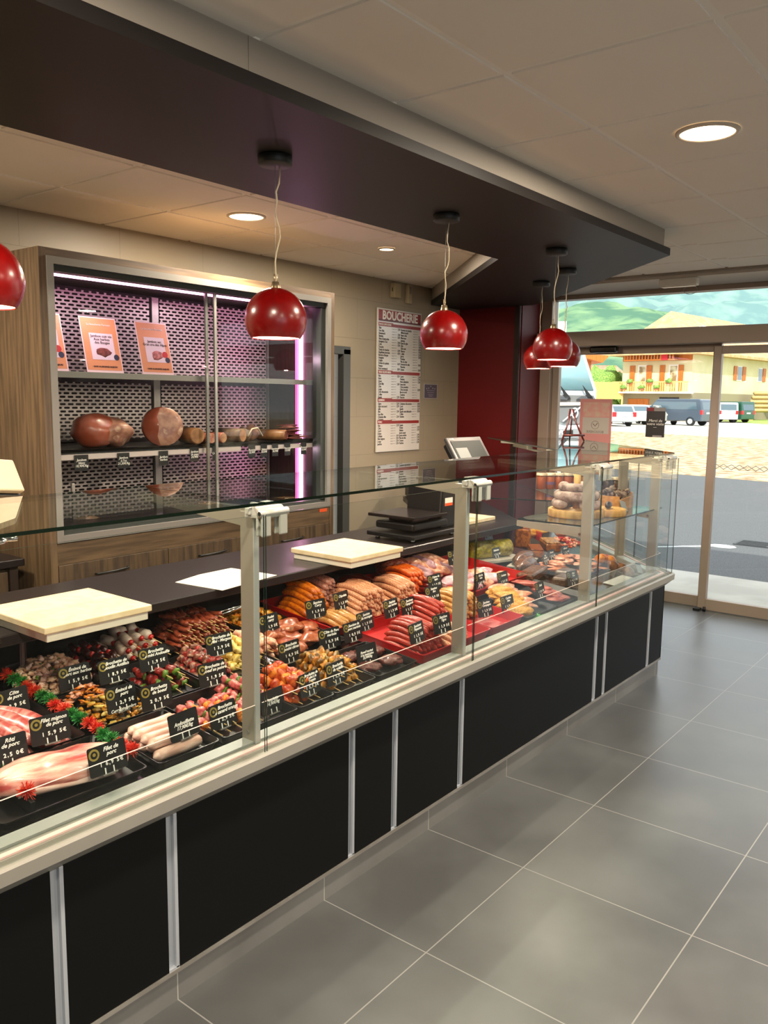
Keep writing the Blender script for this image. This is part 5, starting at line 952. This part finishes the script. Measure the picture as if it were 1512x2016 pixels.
b = MB(); b.box(-.24, .24, -.16, .16, -.02, .0, M('dark_blue_tray', '#171a4a', .3), .004); o = b.build('blue_tray'); o.location = (4.66, 2.2, dz(2.2)+.022); o.rotation_euler = (math.atan(DS), 0, 0); tag(o, 'dark blue tray under the fanned orange slices', 'tray')
BK2 = mm('smooth_brown_bun', '#6a3a14', '#96602c', scale=30)
for k, (x, y, z, m_) in enumerate(((4.80, 1.90, 0, BK2), (4.86, 1.97, 0, BK2), (4.78, 1.99, .02, BK2), (4.92, 1.90, 0, mm('dark_olive_ball', '#3e2616', '#6a4a2c', scale=30)), (4.85, 2.04, .03, F_ORG), (4.80, 2.08, .04, F_ORG), (4.90, 2.09, .02, F_PAP))):
    b = MB(); b.blob((0, 0, .028), (.038, .036, .03), .1, k, 3, 1, m_); o = b.build('stuffed_ball'); o.location = (x, y, dz(y)+.004+z); tag(o, 'brown or orange stuffed ball beside the last post', 'delicatessen', 'stuffed balls by the last post')
b = MB(); b.box(-.14, .14, -.06, .06, 0, .004, M('paper_white', '#dcd8d2', .6), .001); o = b.build('paper_liner'); o.location = (4.64, 1.87, dz(1.87)+.004); o.rotation_euler = (math.atan(DS), 0, 0); tag(o, 'white paper liner on the deck at the front near the last post', 'paper')
# glass shelf: saucisson ring tower, wooden boards, crate and jars
LOGW = M('log_wood', '#b5813f', .6, c2='#d0a25c', scale=30, stretch=(1, 1, .3)); SAU = mm('floury_sausage', '#8a6a62', '#c9b0a6', scale=26, lo=.35, hi=.62, coat=0, rough=.7)
t = thing('sausage_ring_stand', 'stack of floury dried sausage rings around a wooden peg on a round board', 'sausage stand', (4.25, 2.0, 1.0305))
b = MB(); b.lathe([(.001, 0), (.15, 0), (.153, .006), (.153, .04), (.148, .044), (.001, .044)], mat=LOGW, seg=32); b.build('board', None, t); b = MB(); b.cyl((0, 0, .04), .019, .225, 'z', LOGW, 16); b.build('peg', None, t)
o = t
def ring(R, r, z, a0, sp, lab, xy=(0, 0), par=None, nm='sausage_ring'):
    b = MB(); pts = [(R*math.cos(a0+k*sp/26), R*math.sin(a0+k*sp/26), 0) for k in range(27)]; b.tube(pts, [r*.45]+[r*.9]+[r*(1+.04*math.sin(k*1.7)) for k in range(23)]+[r*.9, r*.45], SAU, 16); o = b.build(nm); o.location = (4.25+xy[0], 2.0+xy[1], 1.0305+z); return tag(o, lab, 'sausage')
ring(.108, .027, .072, 3.75, 5.6, 'lowest floury dried sausage ring of the stack'); ring(.10, .027, .118, .85, 5.7, 'middle floury dried sausage ring of the stack'); ring(.078, .025, .164, 1.1, 5.7, 'top floury dried sausage ring around the wooden peg')
t = thing('round_wood_board', 'round wooden board with a dark dried sausage just right of the third post', 'board', (4.42, 1.90, 1.0305)); b = MB(); b.lathe([(.001, 0), (.11, 0), (.113, .005), (.113, .035), (.108, .038), (.001, .038)], mat=LOGW, seg=28); b.build('board', None, t)
b = MB(); b.tube([(4.36, 1.87, 1.0695+.019), (4.41, 1.88, 1.0695+.021), (4.46, 1.90, 1.0695+.019)], [.010, .02, .012], mm('dark_dried_sausage', '#2e1210', '#4a2620', scale=40), 14); tag(b.build('dark_sausage'), 'short dark dried sausage on the small round wooden board', 'sausage')
t = thing('wooden_crate', 'wooden crate filled with small dried sausages on the inner glass shelf', 'crate', (4.72, 2.0, 1.0305), .15); CRT = M('crate_wood', '#b5773a', .6, c2='#c98e50', scale=6, stretch=(1, 8, 8))
b = MB(); b.box(-.16, .16, -.09, .09, 0, .01, CRT); b.box(-.16, .16, -.095, -.087, .0, .07, CRT); b.box(-.16, .16, .087, .095, 0, .07, CRT); b.box(-.16, -.152, -.09, .09, 0, .09, CRT); b.box(.152, .16, -.09, .09, 0, .09, CRT); b.build('box', None, t); b = MB(); [b.box(.1605, .163, -.08+.08*k, -.02+.08*k, .02, .065, M('slate_card', '#0d0e0e')) for k in range(2)]; b.build('slate_label', None, t)
NUT = [mm('dried_sausage_ball', '#3a1c16', '#5e3a30', scale=30, coat=0), mm('grey_sausage_ball', '#7a6558', '#a08a7c', scale=30, coat=0, rough=.7)]
for i in range(60):
    q = i % 36; x = -.13+.052*(q % 6)+R_.uniform(-.006, .006); y = -.068+.027*(q//6); z = .055+.028*(i//36)+R_.uniform(0, .014)+(.02 if y > 0 else 0); w_ = Matrix.Rotation(.15, 3, 'Z') @ Vector((x*.9, y, 0)); k = 0 if (y > .02 or R_.random() < .4) else 1
    o = ob('dried_sausage_bite', chunk_me('nut%d' % k, (.021, .017, .016), .3, NUT[k], i % 3, 2), None, None, (4.72+w_.x, 2.0+w_.y, 1.0305+z), (0, 0, i)); tag(o, 'small round dried sausage bite heaped in the wooden crate', 'sausage', 'dried sausage bites in the crate')
JG = glass('jar_glass', '#f4e8dc', .04); JL = M('jar_lid', '#d9c3a8', .4, .2)
for k in range(9):
    P = atz((1066+17*k) if k < 6 else 1196+16*(k-6), 948 if k < 6 else 957, 1.085); x, y = P.x, P.y; c_ = [M('jar_orange', '#a8541c', .3), M('jar_dark', '#2e1210', .3), M('jar_pale', '#b98a5c', .3)][0 if k < 5 else (1 if k > 5 else 2)]
    t = thing('preserve_jar', 'glass preserve jar with a pale lid, fifth jar' if 0 else ('glass jar of orange preserve behind the sausage rings' if k < 6 else 'glass jar of dark preserve behind the wooden crate'), 'jar', (x, y, 1.0305), 0, 'orange jars behind the sausage rings' if k < 6 else 'jars behind the wooden crate')
    b = MB(); b.lathe([(.001, .002), (.034, .002), (.035, .006), (.035, .085), (.030, .095), (.001, .095)], mat=c_, seg=20); b.build('contents', None, t); b = MB(); b.lathe([(.001, 0), (.037, 0), (.037, .09), (.033, .104)], mat=JG, seg=20); b.build('glass', None, t)
    b = MB(); b.lathe([(.001, .118), (.036, .117), (.038, .112), (.038, .10)], mat=JL, seg=20); b.build('lid', None, t)
    b = MB(); b.lathe([(.0375, .035), (.0375, .055)], mat=M('jar_label', '#6a4a6a', .5), seg=20); b.build('paper_label', None, t) if k % 3 == 1 else b.b.free()
b = MB(); b.blob((0, 0, .018), (.03, .02, .016), .7, 5, 3, 4, M('plastic_parsley_green')); P = D(1027, 1205, .02); o = b.build('parsley_sprig'); o.location = (P.x, 1.835, dz(1.835)); tag(o, 'small green parsley sprig on the deck before the pink meat', 'garnish')
# tongs
def tongs(lab, A, B, w=.03):
    A, B = Vector(A), Vector(B); t = thing('serving_tongs', lab, 'tongs', tuple((A+B)/2)); d = B-A; s = d.cross(Vector((0, 0, 1))).normalized()
    for k in (-1, 1):
        b = MB(); pts = [A-(A+B)/2+s*k*.003, A-(A+B)/2+d*.5+s*k*w*.5, B-(A+B)/2+s*k*w*.55, B-(A+B)/2+d*.06+s*k*w*.2]; b.tube(pts, [.006, .006, .005, .008], CHROME, 8); b.build('tong_arm', None, t)
tongs('chrome serving tongs lying on the curried chicken at the back', D(487, 1190, .13), D(405, 1217, .10)); tongs('chrome serving tongs resting on the chicken right of the first post', D(520, 1295, .09), D(572, 1330, .05))
# ---- price signs
GOLDL = M('gold_logo', '#8a7a38', .4)
def sign(px, py, txt, price, lab, h=.075, w=.112, hh=.078, rz=None, sz=.0150, mauve=False, P=None, logo=True, back=-.22, roll=0):
    P = D(px, py, h) if P is None else P; t = thing('price_sign', lab, 'price sign', tuple(P), rot=(back, roll, R_.uniform(-.12, .10) if rz is None else rz))
    b = MB(); r = .006; o = []
    for sx_, sy_, a0 in ((1, 1, 0), (-1, 1, PI/2), (-1, -1, PI), (1, -1, 3*PI/2)):
        for k in range(4): a = a0+k*PI/6; o.append((sx_*(w/2-r)+r*math.cos(a), sy_*(hh/2-r)+r*math.sin(a)))
    b.prism(o, 'y', -.001, .001, M('slate_card', '#0d0e0e')); b.build('card', None, t)
    if logo:
        b = MB(); b.cyl((-w*.34, -.0012, hh*.24), hh*.2, -.0006, 'y', GOLDL, 20); b.cyl((-w*.34, -.0019, hh*.24), hh*.13, -.0004, 'y', M('slate_card'), 16); b.build('round_logo', None, t)
        b = MB(); b.cyl((-w*.34, -.0024, hh*.25), hh*.06, -.0004, 'y', GOLDL, 10); b.build('logo_centre', None, t)
    n = txt.count('\n')+1; text('lettering', txt, sz*(1.0 if n < 3 else .85), CHALK, t, (w*.10 if logo else 0, -.0018, hh*(.24 if price else .0)), shear=.35, bold=.0003)
    if price: text('lettering', price, sz*1.0, CHALK, t, (w*.08, -.0018, -hh*.16), bold=.0004, space=1.35)
    b = MB(); b.box(-.022, .022, -.006, .004, -hh/2-.004, -hh/2+.0005, M('clip_grey', '#8d8a84', .25, .5), .001); b.box(-.014, -.011, -.003, -.0012, -hh/2, -hh/2+.016, CHALK); b.box(.011, .014, -.003, -.0012, -hh/2, -hh/2+.016, CHALK); b.build('clip', None, t)
    return t
E5 = '1 5 , 9 5 €'
for a in (
 (22, 1382, 'Côte\nde porc', '1 2,9 5€', 'price sign reading Cote de porc half hidden at the left edge'),
 (99, 1434, 'Filet mignon\nde porc', '1 5,9 5€', 'black price sign reading Filet mignon de porc', .10),
 (212, 1492, 'Filet de\nporc', '1 6,9 5€', 'black price sign reading Filet de porc by the large fillet', .10),
 (12, 1478, 'Rôti\nde porc', '1 2,5 0€', 'price sign reading Roti de porc, catching mauve light at the left edge', .10),
 (147, 1332, 'Émincé de\nporc aux herbes', '1 5,9 5€', 'black price sign reading Emince de porc aux herbes'),
 (224, 1319, 'Brochette de\nboudin Antillais', '1 8,9 5€', 'black price sign reading Brochette de boudin Antillais', .10),
 (302, 1296, 'Brochette\nde mini Andouille', '1 1,9 5€', 'black price sign reading Brochette de mini Andouille', .12),
 (239, 1374, 'Émincé de\nporc', '1 2,9 5€', 'black price sign reading Emince de porc, Curry gingembre', .09),
 (308, 1370, 'Brochette\nde boeuf', '2 0,9 5€', 'black price sign reading Brochette de boeuf', .09),
 (362, 1426, 'Andouillette\n17,90€/kg', '', 'plain black price sign reading Andouillette 17,90 per kg', .09),
 (431, 1268, 'Brochette de\nMini - Merguez', '1 3,9 5€', 'black price sign reading Brochette de Mini Merguez', .12),
 (418, 1326, 'Brochette de\nboeuf au poivre', '2 1,9 5€', 'black price sign reading Brochette de boeuf au poivre', .10),
 (439, 1407, 'Brochette\nde canard orange', '2 2,9 5€', 'black price sign reading Brochette de canard orange', .07),
 (530, 1228, 'Poulet\ncurry', '1 1,9 5€', 'black price sign reading Poulet curry behind the first post', .10),
 (570, 1283, 'Brochette\npoulet citron', '1 4,9 5€', 'black price sign reading Brochette poulet citron', .09),
 (649, 1256, 'Côte de Porc\nmarinée', '1 0,9 5€', 'black price sign reading Cote de Porc marinee', .08),
 (610, 1345, 'Brochettes de\nPoulet à la\nTomate', '1 5,9 5€', 'black price sign reading Brochettes de Poulet a la Tomate', .07),
 (662, 1324, 'Brochette\nde volaille', '1 5,9 5€', 'black price sign reading Brochette de volaille', .07),
 (536, 1380, 'Paupiette\n14,90€/kg', '', 'plain black price sign reading Paupiette just right of the first post', .05),
 (722, 1288, 'Boeuf mariné\nà la mexicaine\n22,90€/kg', '', 'plain black price sign reading Boeuf marine a la mexicaine', .065),
 (622, 1198, 'Saucisse\nCurry', '1 1,9 5€', 'black price sign reading Saucisse Curry', .09),
 (672, 1182, 'Chipolata', '1 1,5 0€', 'small black price sign reading Chipolata', .10),
 (694, 1243, 'Saucisse de\nporc marinée', '1 0,9 5€', 'black price sign reading Saucisse de porc marinee', .09),
 (719, 1222, 'Saucisse\nde montagne', '1 1,9 5€', 'black price sign reading Saucisse de montagne', .09),
 (770, 1197, 'Saucisse\naux herbes', '1 1,9 5€', 'black price sign reading Saucisse aux herbes', .11),
 (804, 1194, 'Saucisses\nEspagnoles', '1 1,9 5€', 'black price sign reading Saucisses Espagnoles', .10),
 (820, 1245, 'Saucisses\nPiquantes', '1 1,9 5€', 'black price sign reading Saucisses Piquantes on the front red sausages', .125),
 (870, 1227, 'Saucisse\nTigre', '1 1,9 5€', 'black price sign reading Saucisse Tigre by the second post', .13),
 (856, 1146, 'Cuisse de\nlapin', '1 1,9 5€', 'black price sign reading Cuisse de lapin', .12),
 (852, 1170, 'Saucisse\nfine', '1 2,9 5€', 'black price sign reading Saucisse fine', .13),
 (895, 1097, 'Rôti\nde dinde', '1 2,9 5€', 'black price sign reading Roti de dinde near the worktop', .14),
 (955, 1197, 'Saucisse\nCampagne', '1 1,9 5€', 'black price sign reading Saucisse Campagne right of the second post', .07),
 (999, 1188, 'Cordon\nbleu', '1 1,9 5€', 'black price sign reading Cordon bleu', .07),
 (945, 1143, 'Rôti de\nveau', '1 3,9 5€', 'price sign reading Roti de veau in the long red tray', .07),
 (990, 1140, 'Escalope', '1 3,9 5€', 'price sign reading Escalope in the long red tray', .08),
 (1063, 1160, 'Steak', '1 7,9 5€', 'black price sign reading Steak in the front right tray', .07),
 (1127, 1138, 'Pâté\nfoie', '1 4,9 5€', 'black price sign reading Pate foie before the third post', .07)):
    sign(*a[:5], **({'h': a[5]} if len(a) > 5 else {}), logo=('plain' not in a[4]))
t2 = [o for o in S.objects if o.get('label') == 'black price sign reading Emince de porc, Curry gingembre'][0]
text('lettering', 'Curry/gingembre', .0135, CHALK, t2, (.0, -.0018, -.033), shear=.35)
for a in ((977, 1088, 'Galantine', '1 9,5 0€', 'small price sign reading Galantine on the yellow roll', .10), (963, 1062, 'Museau', '1 4,5 0€', 'small pale price sign reading Museau behind the yellow roll', .12),
          (1074, 1101, 'Pâté\nforestier', '1 9,5 0€', 'small price sign reading Pate forestier on the marbled loaves', .07), (1086, 1092, 'Terrine', '1 9,5 0€', 'small price sign reading Terrine behind the forestier one', .08), (1113, 1084, 'Rillettes', '1 7,5 0€', 'small price sign reading Rillettes near the orange slices', .09)):
    sign(*a[:5], h=a[5], w=.085, hh=.06, sz=.015, logo=False)
GREYC = M('grey_card', '#85898a', .4)
for P, lab in ((Vector((4.565, 1.855, 1.07)), 'small grey leaning card beside the wooden crate on the glass shelf'), (Vector((4.87, 1.86, dz(1.86)+.05)), 'small grey leaning card before the stuffed balls')):
    t = thing('leaning_card', lab, 'card', tuple(P), rot=(-.6, .25, -.3)); b = MB(); b.box(-.025, .025, -.001, .001, -.03, .035, GREYC); b.build('card', None, t); b = MB(); b.box(-.02, .02, -.006, .006, -.038, -.03, CHROME, .002); b.build('clip', None, t)
for k, (x, y) in enumerate(((1.15, 1.835), (1.2, 1.832), (1.52, 1.838), (2.22, 1.838), (2.74, 1.836))):
    b = MB(); b.box(-.02, .02, -.006, .006, 0, .004, M('clear_clip', '#9a9690', .2), .001); o = b.build('loose_clip'); o.location = (x, y, dz(y)+.001); tag(o, 'loose pale clip lying on the black deck before the trays', 'clip', 'loose clips on the deck')
# ================================================================ turn the lettering into meshes
dg = bpy.context.evaluated_depsgraph_get(); dg.update()
for o in [o for o in S.objects if o.type == 'FONT']:
    me = bpy.data.meshes.new_from_object(o.evaluated_get(dg)); n = ob(o.name+'_mesh', me, o.parent); n.location = o.location; n.rotation_euler = o.rotation_euler; n.scale = o.scale
    if 'label' in o: n['label'] = o['label']
    bpy.data.objects.remove(o); n.name = 'lettering'
# ================================================================ light
S.view_settings.view_transform = 'Standard'; S.view_settings.look = 'None'; S.view_settings.gamma = 1; S.view_settings.use_curve_mapping = False; S.view_settings.exposure = .38
w = bpy.data.worlds.new('world'); S.world = w; w.use_nodes = True; nt = w.node_tree; bg = nt.nodes['Background']
tc = nt.nodes.new('ShaderNodeTexCoord'); mp = nt.nodes.new('ShaderNodeMapping'); mp.inputs['Scale'].default_value = (1, 1, 3.5); nt.links.new(tc.outputs['Generated'], mp.inputs[0])
n = nt.nodes.new('ShaderNodeTexNoise'); n.inputs['Scale'].default_value = 3.2; n.inputs['Detail'].default_value = 6; nt.links.new(mp.outputs[0], n.inputs['Vector'])
r = nt.nodes.new('ShaderNodeValToRGB'); r.color_ramp.elements[0].position = .42; r.color_ramp.elements[1].position = .6; r.color_ramp.elements[0].color = (.78, .86, .97, 1); r.color_ramp.elements[1].color = (1, 1, 1, 1)
nt.links.new(n.outputs['Fac'], r.inputs[0]); nt.links.new(r.outputs[0], bg.inputs[0]); bg.inputs[1].default_value = 1.9
sl = bpy.data.lights.new('sun', 'SUN'); sl.energy = 5.6; sl.angle = .02; sl.color = (1, .95, .86); so = bpy.data.objects.new('sun', sl); col.objects.link(so)
so.rotation_euler = Vector((-.78, -.40, .80)).to_track_quat('Z', 'Y').to_euler()
try:
    S.cycles.max_bounces = 10; S.cycles.diffuse_bounces = 4; S.cycles.glossy_bounces = 4; S.cycles.transparent_max_bounces = 24; S.cycles.sample_clamp_indirect = 6; S.cycles.caustics_reflective = False; S.cycles.caustics_refractive = False; S.cycles.blur_glossy = .5
except Exception: pass
